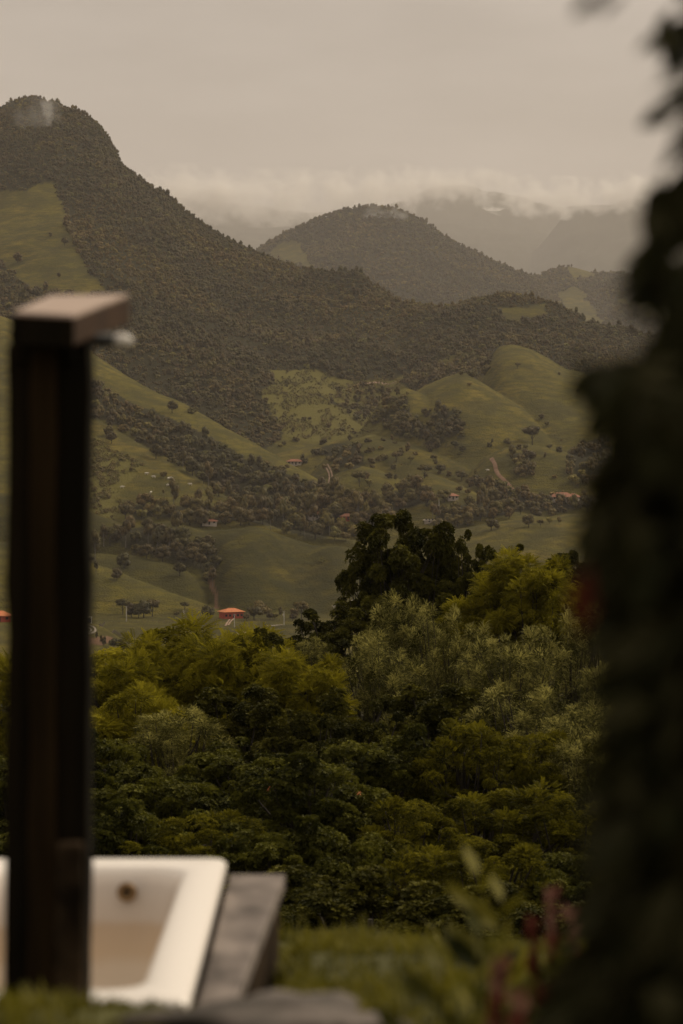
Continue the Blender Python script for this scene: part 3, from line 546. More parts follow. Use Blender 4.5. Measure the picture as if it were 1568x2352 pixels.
# woods, copses and single trees of the valley
def poisson(poly, dx, dy, n=6000, seed=1):
    rg = np.random.default_rng(seed); xs = [p[0] for p in poly]; ys = [p[1] for p in poly]; out = []
    C = np.column_stack([rg.uniform(min(xs), max(xs), n), rg.uniform(min(ys), max(ys), n)]); C = C[inpoly(C[:, 0], C[:, 1], poly)]
    for c in C:
        if all(((c[0] - o[0]) / dx) ** 2 + ((c[1] - o[1]) / dy) ** 2 > 1 for o in out): out.append(c)
    return np.array(out)
WOODS = {   # spacing, kinds, where it is in words
 'wood': (17, 9, ['round', 'broad', 'round', 'tall', 'olive'], 'in the dark wood below the diagonal ridge'),
 'gap': (17, 8, ['round', 'broad'], 'in the forest patch above the grassy spur'),
 'mid': (19, 10, ['round', 'broad', 'olive', 'tall'], 'in the copse below the winding lane'),
 'row': (20, 8, ['round', 'tall'], 'in the ridge row above the valley pastures'),
 'cone': (20, 10, ['cone', 'round'], 'in the clump left of the grassy spur'),
 'hollow': (19, 9, ['round'], 'in the dark hollow right of the red dirt road'),
 'east': (24, 12, ['round', 'broad'], 'in the wood below the big grass hill'),
 'lane': (19, 9, ['round', 'olive'], 'in the thicket beside the red dirt road'),
 'belt': (23, 10, ['round', 'broad', 'round', 'tall'], 'in the belt behind the right hand field'),
 'copse': (26, 12, ['tall', 'broad', 'umbrella'], 'in the copse beside the two track lane'),
 'village': (24, 12, ['broad', 'round', 'tall', 'round', 'olive'], 'among the village trees behind the hump'),
 'farm': (25, 12, ['round', 'broad', 'olive', 'round', 'tall'], 'in the farm row behind the hump'),
 'hanger': (27, 14, ['broad', 'round', 'round', 'tall', 'broad'], 'in the hanging wood above the farmhouse'),
 'pair': (28, 13, ['broad', 'round'], 'in the grove left of the pale farmhouse'),
}
SZW = {'round': 'dark rounded tree', 'broad': 'wide spreading dark tree', 'umbrella': 'flat topped tree', 'tall': 'tall slender tree', 'olive': 'pale olive leaved tree', 'cone': 'pointed dark tree', 'bushy': 'low bush'}
trees = []      # (px, py of its foot, kind, scale, label, group)
for wi, (k, (dx, dy, kinds, words)) in enumerate(WOODS.items()):
    rg = random.Random(wi + 40)
    pl = FOREST[k]; x0, x1 = min(p[0] for p in pl), max(p[0] for p in pl)
    for c in poisson(pl, dx, dy, 5000, wi + 3):
        kk = rg.choice(kinds); fx = int(4.99 * (c[0] - x0) / (x1 - x0)); 
        low = c[1] > np.mean([p[1] for p in pl]) ; pos = ['far left', 'left of centre', 'at centre', 'right of centre', 'far right'][fx] + (' low' if low else ' high'); trees.append((c[0], c[1] + 9, kk, rg.uniform(.75, 1.15), '%s %s %s' % (SZW[kk], words, pos), 'trees ' + words))
SINGLES = [  # px, py foot, kind, scale, label
 (330,1419,'broad',.95,'wide dark tree behind the leftmost pale utility pole'), (350,1417,'umbrella',.8,'taller domed tree rising at the back of the clump by the leftmost utility pole'), (282,1412,'umbrella',.85,'thin flat topped tree at the left end of the clump by the leftmost pole'), (302,1418,'round',.8,'small dark tree between the leftmost utility pole and the flat topped tree'), (318,1420,'round',.62,'lowest bushy tree at the foot of the leftmost pole clump'),
 (424,1405,'umbrella',.55,'small dark tree beside the second pale utility pole'), (405,1416,'olive',.4,'small bare olive tree left of the second utility pole'),
 (476,1423,'broad',.7,'low dark tree touching the left end of the red roofed farmhouse'), (583,1424,'broad',.8,'round dark tree at the right end of the red roofed farmhouse'), (566,1426,'round',.45,'dark tree in front of the right wall of the red roofed farmhouse'),
 (600,1409,'bushy',1.5,'pale feathery bamboo clump above the farmhouse garden'), (630,1423,'olive',.5,'small pale tree right of the farmhouse garden'), (620,1424,'round',.42,'small bush tree left of the rightmost utility pole'),
 (644,1421,'tall',.42,'thin dark tree just left of the rightmost utility pole'), (692,1422,'umbrella',.9,'open crowned tree right of the rightmost utility pole'), (676,1420,'olive',.65,'pale olive tree behind the rightmost utility pole'), (672,1426,'round',.45,'little dark tree by the fence right of the rightmost pole'),
 (285,1308,'round',.95,'dark round lone tree on the left slope below the wood'), (268,1333,'olive',.75,'brownish lone tree standing on the bright left spur'), (218,1290,'tall',1.1,'very tall thin trunked pine beside the wooden post'), (238,1258,'tall',.9,'slim tall tree on the slope right of the tall pine'), (252,1256,'umbrella',.9,'flat crowned pine behind the slim tall tree'), (220,1318,'tall',.45,'spindly sapling on the bright left spur'), (207,1300,'umbrella',.5,'small flat tree next to the wooden post'),
 (412,1325,'round',.85,'round tree standing out below the middle of the hanging wood'), (488,1348,'tall',.75,'slender pale tree at the head of the red gully'), (475,1335,'olive',.65,'olive tree touching the red gully'),
 (738,1292,'bushy',.55,'leafless grey bush alone on the hump pasture'),
 (395,950,'round',.95,'lone round tree on the bright diagonal ridge'), (440,950,'bushy',1.0,'low tree at the edge of forest on the diagonal ridge'), (358,1055,'round',1.05,'dark tree on the steep brown pasture below the wood'), (256,1020,'round',.9,'tree on the brown slope near the wooden post'), (250,1005,'round',.8,'upper tree on the brown slope near the wooden post'),
 (375,1140,'tall',.3,'small thin tree on the cow pasture'), (500,1143,'tall',.7,'tall dark tree at the edge of the cow pasture'), (545,1150,'tall',.6,'tree right of the tall one at the edge of the cow pasture'),
 (1222,1022,'umbrella',1.35,'big flat crowned tree alone on the rounded knoll'), (1130,1022,'tall',.35,'small dark tree left of the big flat crowned tree'), (1165,1022,'bushy',.8,'low bushes beside the big flat crowned tree'), (1262,1032,'olive',.5,'small open tree right of the big flat crowned tree'), (1285,1042,'round',.6,'round bush on the right shoulder of the knoll'),
 (1188,848,'umbrella',.55,'lone little tree on the upper big grass hill'), (1284,862,'round',.3,'tiny shrub on the upper right of the big grass hill'), (1328,902,'round',.35,'tiny shrub low on the big grass hill'), (1243,965,'round',.5,'bush in the crease between the two grass hills'), (1256,980,'round',.5,'lower bush in the crease between the two grass hills'), (1078,888,'olive',.45,'faint small tree on top of the grassy spur'),
 (1340,1030,'round',.8,'dark tree above the wood by the shrub'), (910,1062,'umbrella',.85,'tree with bare trunk on the mid valley slope'), (943,1065,'umbrella',.5,'small tree on the mid valley slope'), (877,1035,'olive',.35,'little bush on the mid valley slope'), (900,1018,'tall',.45,'dark tree at the left end of the ridge row'), (858,1043,'tall',.35,'dark shrub tree on the west valley slope'),
 (1045,1030,'broad',.6,'dark tree on the lane bank above the valley pasture'), (1062,1040,'broad',.5,'second dark tree on the lane bank above the valley pasture'),
 (975,1100,'umbrella',1.0,'round topped tree with visible trunk between two small spurs'), (1012,1090,'broad',.75,'dark bushy tree on the crest of the middle small spur'), (1030,1098,'round',.5,'small tree right of the bushy one on the middle small spur'), (1060,1105,'broad',.85,'large dark tree at the right end of the middle small spur'), (1200,1095,'bushy',.6,'low bush below the hollow'), (1325,1120,'round',.5,'small round bush above the brick red roofs'),
 (825,1120,'umbrella',1.05,'umbrella shaped tree below the two track lane'), (893,1102,'round',.6,'bush on the lit little spur'), (908,1110,'tall',.4,'dark pointed tree on the lit little spur'), (940,1110,'olive',.7,'olive tree in the hollow behind the lit little spur'),
 (1088,1160,'cone',.42,'small pointed conifer in the pasture right of the pale farmhouse'), (1045,1170,'bushy',.4,'bush in the pasture below the pale farmhouse'), (1055,1132,'round',.55,'tree touching the right side of the pale farmhouse'), (1020,1155,'broad',.9,'big tree left of the pale farmhouse'), (1075,1138,'round',.5,'tree behind the small pointed conifer'), (1145,1152,'round',.8,'round tree standing up from the tree belt'),
 (1128,1218,'broad',.75,'tree at the near edge of the tree belt above the field'), (1142,1215,'olive',.4,'small pale tree at the near edge of the tree belt'), (1214,1212,'broad',.72,'spreading tree at the top edge of the pale field'), (1241,1212,'umbrella',.42,'small dark tree with trunk standing in the pale field'), (1262,1203,'olive',.45,'thin pale tree at the top of the pale field'), (1284,1208,'tall',.42,'slim tree at the top right of the pale field'), (1368,1198,'round',.4,'bush at the right top of the pale field beside the shrub'),
 (40,607,'round',1.1,'dark tree on the high misty pasture nearest the left edge'), (148,567,'round',1.0,'left tree of the pair on the high misty pasture'), (172,565,'round',.8,'right tree of the pair on the high misty pasture'), (115,548,'round',.5,'small tree above the pair on the high misty pasture'), (135,640,'round',.6,'small tree low on the high misty pasture'), (208,635,'round',.8,'tree at the forest edge low on the high misty pasture'),
 (232,1478,'cone',.35,'first small conifer of the row along the bank'), (240,1484,'cone',.4,'second small conifer of the row along the bank'), (222,1466,'cone',.3,'topmost small conifer of the row along the bank'), (262,1492,'round',.5,'dark bush at the middle of the row along the bank'), (280,1502,'round',.62,'largest dark bush of the row along the bank'),
 (255,1505,'bushy',.7,'dark low bush below the mown bank'), (225,1512,'bushy',.6,'leftmost dark low bush below the mown bank'),
]
for s_ in SINGLES: trees.append((s_[0], s_[1], s_[2], s_[3], s_[4], None))
rg = random.Random(5)
sp = [(rg.uniform(840, 1300), rg.uniform(1010, 1150)) for _ in range(44)] + [(rg.uniform(200, 520), rg.uniform(1060, 1190)) for _ in range(5)] + [(rg.uniform(640, 1000), rg.uniform(960, 1085)) for _ in range(60)]
for a, b in sp: trees.append((a, b, rg.choice(['round', 'bushy', 'olive']), rg.uniform(.22, .8), 'small scattered bush dotted over the valley pastures', 'small bushes dotted over the valley pastures'))
G = at_ground([t[0] for t in trees], [t[1] for t in trees])
order = np.argsort(G[:, 1]); n_ind = 0; rest = []
single_n = sum(1 for t in trees if t[5] is None)
def plant(name, mesh_pair, loc, s, rz, label, group, cat='tree', sz=1.0):
    r = empty(name, loc, rz); r.scale = (s, s, s * sz); tag(r, label, cat, group)
    for nm, me in zip(('crown', 'trunk'), mesh_pair):
        c = bpy.data.objects.new(nm, me); COL.objects.link(c); c.parent = r
    return r
budget = 290
for i in order:
    px, py, k, s, lab, grp = trees[i]; rgi = random.Random(int(i) * 13)
    if grp is None or n_ind < budget - single_n:
        n_ind += 1 if grp else 0
        nm = 'bush' if k == 'bushy' or 'bush' in lab or 'shrub' in lab else 'tree'
        plant(nm, PROTO[k, rgi.randrange(2)], G[i] - [0, 0, .2], s, rgi.uniform(0, 6.28), lab, grp, 'bush' if nm == 'bush' else 'tree', rgi.uniform(.9, 1.15))
    else: rest.append((*(G[i] - [0, 0, 1.]), s * .85))
rest = np.array(rest)
# scrub: banana and coffee like low bushes
bush_protos = bpy.data.collections.new('scrub_bushes')
for i in range(3):
    Vc, Fc = far_crown_arrays(500 + i, 3.2, 2.6, -.3, 6, 30); o = mesh_np('scrub_bush_%d' % i, Vc, Fc, M['far_leaf_olive'], link=False); bush_protos.objects.link(o)
S = []
for k, p in enumerate(SCRUB):
    q = poisson(p, 4.6, 2.6, 9000, 60 + k); q = q[fbm(q[:, 0] / 22, q[:, 1] / 12, 3, 5) > -.12]; S.append(np.column_stack([at_ground(q[:, 0], q[:, 1])]))
S = np.concatenate(S)
scatter('scrub', S, np.random.default_rng(3).uniform(.3, 1.15, len(S)), bush_protos, 'pale olive scrub and low bushes on the lower slopes', seed=9)
scatter('far_woods', rest[:, :3], rest[:, 3], forest_protos, 'farther dark trees massed in the woods across the valley', seed=4)
print('individual', n_ind + single_n, 'rest', len(rest), 'scrub', len(S))

# ------------------------------------------------------------------ houses, tracks, poles, fences, cattle
def ribbon(name, pts, width, mat, label=None, lift=.35):
    g = at_ground([p[0] for p in pts], [p[1] for p in pts]); d = np.concatenate([[0], np.cumsum(np.linalg.norm(np.diff(g[:, :2], axis=0), axis=1))])
    q = np.arange(0, d[-1], 2.0); x = np.interp(q, d, g[:, 0]); y = np.interp(q, d, g[:, 1]); k = np.ones(9) / 9
    if len(x) > 12: x = np.convolve(np.pad(x, 4, 'edge'), k, 'valid'); y = np.convolve(np.pad(y, 4, 'edge'), k, 'valid')
    T = np.stack([np.gradient(x), np.gradient(y)], 1); T /= np.linalg.norm(T, axis=1)[:, None] + 1e-9; N = np.stack([-T[:, 1], T[:, 0]], 1)
    w = width * (.85 + .3 * vnoise(q / 9, q * 0, 3)); V = []
    for s_ in (-.5, -.17, .17, .5):
        a = x + N[:, 0] * w * s_; b = y + N[:, 1] * w * s_; V.append(np.stack([a, b, hgrid(a / b, b) + (lift if abs(s_) < .3 else lift * .55)], 1))
    n = len(q); V = np.stack(V, 1).reshape(-1, 3); i = np.arange(n - 1)[:, None] * 4
    Fq = np.concatenate([np.concatenate([i + j, i + j + 1, i + j + 5, i + j + 4], 1) for j in range(3)])
    return tag(mesh_np(name, V, Fq, mat, smooth=True), label, None, None, 'structure')
ribbon('dirt_road', [(1126,1053),(1133,1062),(1139,1074),(1138,1088),(1147,1098),(1160,1107),(1172,1118),(1184,1131)], 2.6, M['reddirt'], 'red dirt road winding down the far pasture')
ribbon('dirt_road', [(1215,1138),(1232,1141),(1250,1143),(1262,1141)], 4, M['reddirt'])
ribbon('farm_track', [(741,1067),(750,1078),(756,1092),(755,1108),(753,1120)], 1.0, M['dirt']); ribbon('farm_track', [(750,1067),(759,1080),(763,1094),(762,1108),(760,1120)], 1.0, M['dirt'])
ribbon('lane', [(820,884),(870,880),(905,878),(928,872),(931,862)], 2.4, M['dirt'])
ribbon('farm_track', [(528,1423),(522,1430),(516,1440)], .9, M['dirt']); ribbon('farm_track', [(537,1421),(530,1428),(523,1438)], .9, M['dirt'])
ribbon('pale_road', [(556,1452),(566,1462),(572,1478)], 6, M['paledirt']); ribbon('pale_road', [(604,1440),(630,1438),(650,1436)], 1.6, M['paledirt'])
ribbon('bank_track', [(180,1436),(205,1436),(216,1441),(222,1449),(216,1456),(195,1461),(170,1462)], 1.1, M['paledirt']); ribbon('bank_track', [(180,1438),(200,1439),(209,1444),(213,1450),(207,1455),(195,1458),(170,1458)], .9, M['paledirt'])
ribbon('pale_road', [(722,1219),(728,1214),(736,1211)], 3.5, M['paledirt'])
ribbon('hill_path', [(1060,978),(1110,985),(1180,990),(1240,992),(1300,990),(1360,988)], 1.5, M['terrain'], lift=.1)
def house(px, py, w, d, hw, hr, rot, wallm, roofm, label, cat='house', windows=4, over=.9, hip=True, name='farmhouse'):
    g = at_ground([px], [py])[0]; r = empty(name, g, R(rot)); tag(r, label, cat)
    b = MB(); b.box(-w / 2, w / 2, -d / 2, d / 2, -1.5, hw); wl = b.build('wall', wallm, r)
    b = MB(); W, D = w / 2 + over, d / 2 + over; k = min(W, D) if hip else .01; z0 = hw - .15
    V = [(-W, -D, z0), (W, -D, z0), (W, D, z0), (-W, D, z0), (-W + k * .95, 0, z0 + hr), (W - k * .95, 0, z0 + hr), (-W, -D, z0 - .18), (W, -D, z0 - .18), (W, D, z0 - .18), (-W, D, z0 - .18)]
    b.add(V, [(0, 1, 5, 4), (1, 2, 5), (2, 3, 4, 5), (3, 0, 4), (6, 7, 1, 0), (7, 8, 2, 1), (8, 9, 3, 2), (9, 6, 0, 3), (9, 8, 7, 6)]); b.build('roof', roofm, r)
    for i in range(windows):
        x = -w / 2 + w * (i + .5) / windows
        if i == windows // 2: 
            b = MB(); b.box(x - .5, x + .5, -d / 2 - .06, -d / 2 - .01, 0, 2.1); b.build('door', M['window'], wl)
        else:
            b = MB(); b.box(x - .6, x + .6, -d / 2 - .05, -d / 2 - .01, 1.0, 2.1); b.build('window', M['window'], wl)
    return r
house(531, 1420, 10.5, 7.5, 3.5, 1.7, 24, M['redwall'], M['roof'], 'red walled farmhouse with a bright orange tiled hip roof in the valley', windows=5, over=.75)
house(963, 832, 8, 6, 2.8, 2.2, 10, M['redwall'], M['roof'], 'small red roofed house high in the forest gap above the lane', windows=3)
house(1290, 1150, 15, 8, 2.6, 3, 8, M['palewall'], M['roof_old'], 'long farm building with brick red roof beside the red dirt yard', windows=5)
house(1316, 1150, 8, 7, 2.4, 2.6, -20, M['palewall'], M['roof_old'], 'smaller red roofed shed at the right of the long farm building', 'shed', 2, name='shed')
house(1038, 1148, 7, 5, 2.6, 1.6, 15, M['palewall'], M['roof_old'], 'small pale farmhouse alone among trees in mid valley', windows=3)
house(481, 1205, 9, 6, 2.3, 1.8, 0, M['palewall'], M['roof_old'], 'house with faded red roof half hidden behind the grassy hump', windows=3)
house(722, 1193, 7, 6, 2.8, 2.2, 35, M['palewall'], M['roof_old'], 'red roofed house deep in the village trees', windows=3)
house(797, 1195, 8, 6, 2.6, 1.8, 12, M['redwall'], M['roof_old'], 'reddish house at the right of the village trees', windows=3)
house(677, 1068, 11, 6, 2.8, 1.8, -10, M['palewall'], M['roof_old'], 'pinkish house behind trees beside the two track lane', windows=4)
house(985, 1200, 6, 4, 1.3, .4, 5, M['palewall'], M['palewall'], 'low white shed just above the dark tree crown', 'shed', 3, hip=False, name='shed')
house(-3, 1428, 10, 7, 2.8, 2, 12, M['redwall'], M['roof'], 'orange roofed house at the left edge beyond the wooden post', windows=3)
# white gate frame by the bank
g = at_ground([203], [1432])[0]; r = empty('gate', g, .15); tag(r, 'white gate posts with a beam beside the wooden post', 'gate')
for x in (-1.3, 1.0): b = MB(); b.box(x, x + .35, -.17, .17, -.3, 2.6); b.build('gate_post', M['white_paint'], r)
b = MB(); b.box(-1.5, 1.55, -.2, .2, 2.6, 2.9); b.build('beam', M['white_paint'], r)
b = MB(); b.box(-.95, 1.0, .02, .08, .1, 2.2); b.build('gate_leaf', M['window'], r)
for (px, y0, y1, lab) in ((290, 1428, 1392, 'leftmost pale concrete utility pole in front of the dark tree clump'), (422, 1435, 1402, 'pale utility pole on the field left of the red roofed farmhouse'), (538, 1441, 1411, 'thin utility pole in front of the red roofed farmhouse'), (652, 1436, 1403, 'rightmost pale utility pole with a small white box'), (1008, 1178, 1150, 'distant thin utility pole above the dark tree crown'), (893, 1215, 1196, 'small distant utility pole left of the dark tree crown')):
    g = at_ground([px], [y0])[0]; h_ = (y0 - y1) / F * g[1]; r = empty('utility_pole', g); tag(r, lab, 'utility pole', 'utility poles in the valley')
    b = MB(); b.tube([(0, 0, -.5), (0, 0, h_ * .5), (0, 0, h_)], [.24, .2, .15], 8); b.build('pole', M['concrete'], r)
    b = MB(); b.box(-.75, .75, -.06, .06, h_ - .55, h_ - .42); b.build('crossarm', M['fencewood'], r)
    for x in (-.6, 0, .6): b = MB(); b.tube([(x, 0, h_ - .42), (x, 0, h_ - .2)], [.07, .05], 6); b.build('insulator', M['white_paint'], r)
    if px == 652: b = MB(); b.box(-.6, -.15, -.3, -.12, h_ * .68, h_ * .8); b.build('meter_box', M['white_paint'], r)
def fence(pts, lab, step=3.2, hh=1.25):
    g = at_ground([p[0] for p in pts], [p[1] for p in pts]); d = np.concatenate([[0], np.cumsum(np.linalg.norm(np.diff(g[:, :2], axis=0), axis=1))]); q = np.arange(0, d[-1], step)
    x = np.interp(q, d, g[:, 0]); y = np.interp(q, d, g[:, 1]); z = hgrid(x / y, y); o = np.array([x[0], y[0], z[0]]); r = empty('wire_fence', o); tag(r, lab, 'fence')
    P = np.stack([x, y, z], 1) - o; b = MB(); b.box(-.09, .09, -.09, .09, -.4, hh); pm = b.build('post', M['fencewood'], r); pm.location = P[0]
    for p in P[1:96]: c = pm.copy(); COL.objects.link(c); c.parent = r; c.location = p
    for k in (.35, .75, 1.15): b = MB(); b.tube(P[:96] + [0, 0, k * hh / 1.25], .02, 4); b.build('wire', M['fencewood'], r)
fence([(206,1433),(240,1433),(300,1431),(380,1431),(450,1430),(500,1428)], 'wire fence along the valley field behind the first two poles')
fence([(556,1425),(600,1427),(660,1428),(720,1426)], 'wire fence right of the red roofed farmhouse')
fence([(228,1440),(262,1452),(290,1472),(310,1492)], 'wire fence climbing along the mown bank', 2.2)
# cattle
def cow_mesh():
    P = [((0, 0, 1.05), (.42, .48)), ((.45, 0, 1.08), (.36, .46)), ((.85, 0, 1.12), (.27, .42)), ((1.12, 0, 1.22), (.2, .27)), ((1.36, 0, 1.34), (.14, .17)), ((1.55, 0, 1.24), (.11, .13)), ((1.72, 0, 1.1), (.08, .09)),
         ((-.45, 0, 1.08), (.38, .44)), ((-.82, 0, 1.1), (.3, .38)), ((-1.02, 0, 1.2), (.08, .1)), ((-1.08, 0, .7), (.03, .03))]
    E = [(0, 1), (1, 2), (2, 3), (3, 4), (4, 5), (5, 6), (0, 7), (7, 8), (8, 9), (9, 10)]
    for sx, x, j in ((1, .68, 2), (-1, -.72, 8)):
        for sy in (-1, 1):
            n = len(P); P += [((x, .2 * sy, .72), (.14, .15)), ((x + (.02 if sx > 0 else -.06), .2 * sy, .42), (.085, .085)), ((x, .2 * sy, .18), (.055, .055)), ((x + .02, .2 * sy, .0), (.07, .06))]
            E += [(j, n), (n, n + 1), (n + 1, n + 2), (n + 2, n + 3)]
    for sy in (-1, 1):
        n = len(P); P.append(((1.42, .2 * sy, 1.36), (.05, .03))); E.append((4, n))
    me = bpy.data.meshes.new('cow'); me.from_pydata([p[0] for p in P], E, []); o = bpy.data.objects.new('cow', me); COL.objects.link(o)
    m = o.modifiers.new('skin', 'SKIN'); m.use_smooth_shade = True; me.skin_vertices.new() if not me.skin_vertices else None
    for v, p in zip(me.skin_vertices[0].data, P): v.radius = p[1]
    me.skin_vertices[0].data[0].use_root = True
    m2 = o.modifiers.new('sub', 'SUBSURF'); m2.levels = 1; m2.render_levels = 1; me.materials.append(M['cow']); return o
cow = cow_mesh(); cows = [(336,1092,'topmost white cow grazing on the left pasture'), (353,1099,'white cow just below the topmost one on the left pasture'), (386,1102,'left white cow of the close pair in mid pasture'), (393,1102,'right white cow of the close pair in mid pasture'), (280,1123,'white cow farthest left beside the scrub'), (386,1119,'white cow below the close pair'), (437,1117,'white cow farthest right on the upper pasture'), (346,1135,'white cow by the dark ditch'), (321,1151,'left white cow of the low pair above the farm trees'), (327,1150,'right white cow of the low pair above the farm trees'), (431,1157,'white cow lowest on the pasture behind the farm trees'), (770,1400,'white cow on the hump foot left of the dark tree crown'), (808,1389,'white cow closest to the dark tree crown'), (1120,1085,'white cow beside the lit little spur')]
for i, (px, py, lab) in enumerate(cows):
    c = cow if i == 0 else cow.copy()
    if i: COL.objects.link(c)
    c.location = at_ground([px], [py])[0]; c.rotation_euler = (0, 0, [.3, 2.9, 1.2, 3.5, .1][i % 5]); c.scale = (1.15,) * 3; tag(c, lab, 'cow', 'white cows on the valley pastures')
c = cow.copy(); c.data = cow.data.copy(); c.data.materials[0] = M['cowdark']; COL.objects.link(c); c.location = at_ground([827], [1401])[0]; c.rotation_euler = (0, 0, 2.6); tag(c, 'black cow on the hump foot beside the dark tree crown', 'cow', 'cows')

# ------------------------------------------------------------------ trees on the slope below the lawn
def compound(npair, L, l, w, droop, ang=55, tip=True):
    T = []; 
    for i in range(npair):
        s_ = .12 + .85 * i / max(1, npair - 1); x = s_ * L; z = -droop * s_ * s_ * L; ll = l * (1 - .45 * abs(s_ - .45))
        for sy in (-1, 1):
            a = R(ang); dx, dy = math.cos(a) * ll, math.sin(a) * ll * sy; dz = -.35 * ll
            nx, ny = -dy / ll * w / 2, dx / ll * w / 2
            T.append([(x, 0, z), (x + dx * .45 + nx, dy * .45 + ny, z + dz * .2), (x + dx, dy, z + dz), (x + dx * .45 - nx, dy * .45 - ny, z + dz * .2)])
    return np.array(T)
def fan(n, l, w, droop, spread=1.0, pitch=.5, seed=0):
    rg = np.random.default_rng(seed); T = []
    for i in range(n):
        a = 2 * math.pi * i / n * spread + rg.uniform(-.25, .25); p = pitch + rg.uniform(-.25, .25); ll = l * rg.uniform(.75, 1.15)
        d = np.array([math.sin(p), math.cos(p) * math.cos(a), math.cos(p) * math.sin(a)]); sd_ = np.cross(d, rg.normal(0, 1, 3)); sd_ /= np.linalg.norm(sd_)
        b = d * ll * .12; m_ = d * ll * .5; e_ = d * ll; m_[2] -= droop * ll * .1; e_[2] -= droop * ll * .45
        T.append([b, m_ + sd_ * w / 2, e_, m_ - sd_ * w / 2])
    return np.array(T)
def put(T, P, D, S, rng, roll=.5):
    """instances of leaf template T (k,4,3; +X outwards, Z up) at P pointing along D"""
    D = D / (np.linalg.norm(D, axis=1)[:, None] + 1e-9); Zr = np.tile([0, 0, 1.], (len(P), 1)) + rng.normal(0, roll, (len(P), 3))
    Yv = np.cross(Zr, D); Yv /= np.linalg.norm(Yv, axis=1)[:, None] + 1e-9; Zv = np.cross(D, Yv)
    B = np.stack([D, Yv, Zv], 1) * S[:, None, None]           # rows
    V = np.einsum('kqc,ncd->nkqd', T, B) + P[:, None, None, :]
    n = V.shape[0] * V.shape[1]
    return V.reshape(-1, 3), np.arange(4 * n).reshape(n, 4)
TREEKIND = {   # templates, clumps, sprigs per clump, clump radius, flatten, up-bias, material
 'yellow': ([compound(6, .30, .14, .034, .5), fan(8, .22, .042, .8, 1, .3, 1)], 120, 78, .42, .75, .35, 'leaf_yellow'),
 'dark': ([fan(7, .115, .062, .2, 1, .5, 2), fan(6, .125, .066, .3, 1, .3, 3)], 125, 92, .30, .8, .6, 'leaf_dark'),
 'silver': ([compound(6, .16, .052, .018, 1.3, 45), compound(6, .13, .045, .016, .6, 35)], 130, 125, .33, 1.3, .25, 'leaf_silver'),
 'lime': ([compound(7, .16, .055, .026, .3, 62), fan(8, .09, .036, .3, 1, .3, 6)], 130, 88, .36, .6, .35, 'leaf_lime'),
 'broad': ([fan(6, .11, .07, .7, 1, .2, 7), fan(5, .13, .08, .9, 1, .4, 8)], 130, 88, .36, .75, .3, 'leaf_broad'),
}
def crown_mesh(kind, seed, sparse=1.0):
    Ts, nc_, ns, rc, fl, up, mat = TREEKIND[kind]; rg = np.random.default_rng(seed); Vs = []; Qs = []; var = []; n = 0; cen = []
    lobes = []
    for i in range(30):
        zz = 1 - 2 * (i + .5) / 30 + rg.uniform(-.05, .05); zz = max(-1, min(1, zz)); aa = i * 2.39996 + rg.uniform(-.3, .3); q_ = math.sqrt(1 - zz * zz)
        lobes.append((np.array([q_ * math.cos(aa), q_ * math.sin(aa), zz]) * np.array([1.65, 1.65, 1.6]) * (rg.uniform(.85, 1.12) if i % 5 else .45), rg.uniform(.5, .95)))
    for i in range(int(nc_ * sparse)):
        lc, lr = lobes[i % 30]; d = rg.normal(0, 1, 3); d[2] = abs(d[2]) * .9 if rg.uniform() < .35 else d[2]; d = d / np.linalg.norm(d); d = d + .5 * lc / 1.6; d /= np.linalg.norm(d)
        c = lc + d * lr * rg.uniform(.45, 1.15); cen.append(c)
        k = int(ns * rg.uniform(.6, 1.3)); e = rg.normal(0, 1, (k, 3)); e[:, 2] = e[:, 2] + .45; e /= np.linalg.norm(e, axis=1)[:, None]
        rad = rc * rg.uniform(.6, 1.35); P = c + e * np.array([1, 1, fl]) * rad * rg.uniform(.25, 1, (k, 1)) ** .5
        D = e + .35 * d + np.array([0, 0, up]); T = Ts[rg.integers(len(Ts))]
        V, Q_ = put(T, P, D, rg.uniform(.65, 1.25, k), rg); Vs.append(V); Qs.append(Q_ + n); n += len(V)
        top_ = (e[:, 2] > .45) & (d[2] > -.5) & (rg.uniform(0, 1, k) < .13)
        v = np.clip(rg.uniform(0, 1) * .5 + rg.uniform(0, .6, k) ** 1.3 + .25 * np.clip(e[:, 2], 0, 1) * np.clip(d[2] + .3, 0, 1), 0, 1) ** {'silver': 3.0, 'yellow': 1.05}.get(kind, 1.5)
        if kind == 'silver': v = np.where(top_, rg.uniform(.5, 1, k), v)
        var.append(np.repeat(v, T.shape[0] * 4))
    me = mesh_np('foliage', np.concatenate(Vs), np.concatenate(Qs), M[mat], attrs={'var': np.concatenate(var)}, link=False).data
    return me, np.array(cen)
CROWNS = {(k, v): crown_mesh(k, 20 + 3 * i + v) for i, k in enumerate(TREEKIND) for v in range(2)}
CROWNS['dark', 2] = crown_mesh('dark', 91, .4)
def slope_z(Y): return float(np.interp(Y, BASE_Y, BASE_Z))
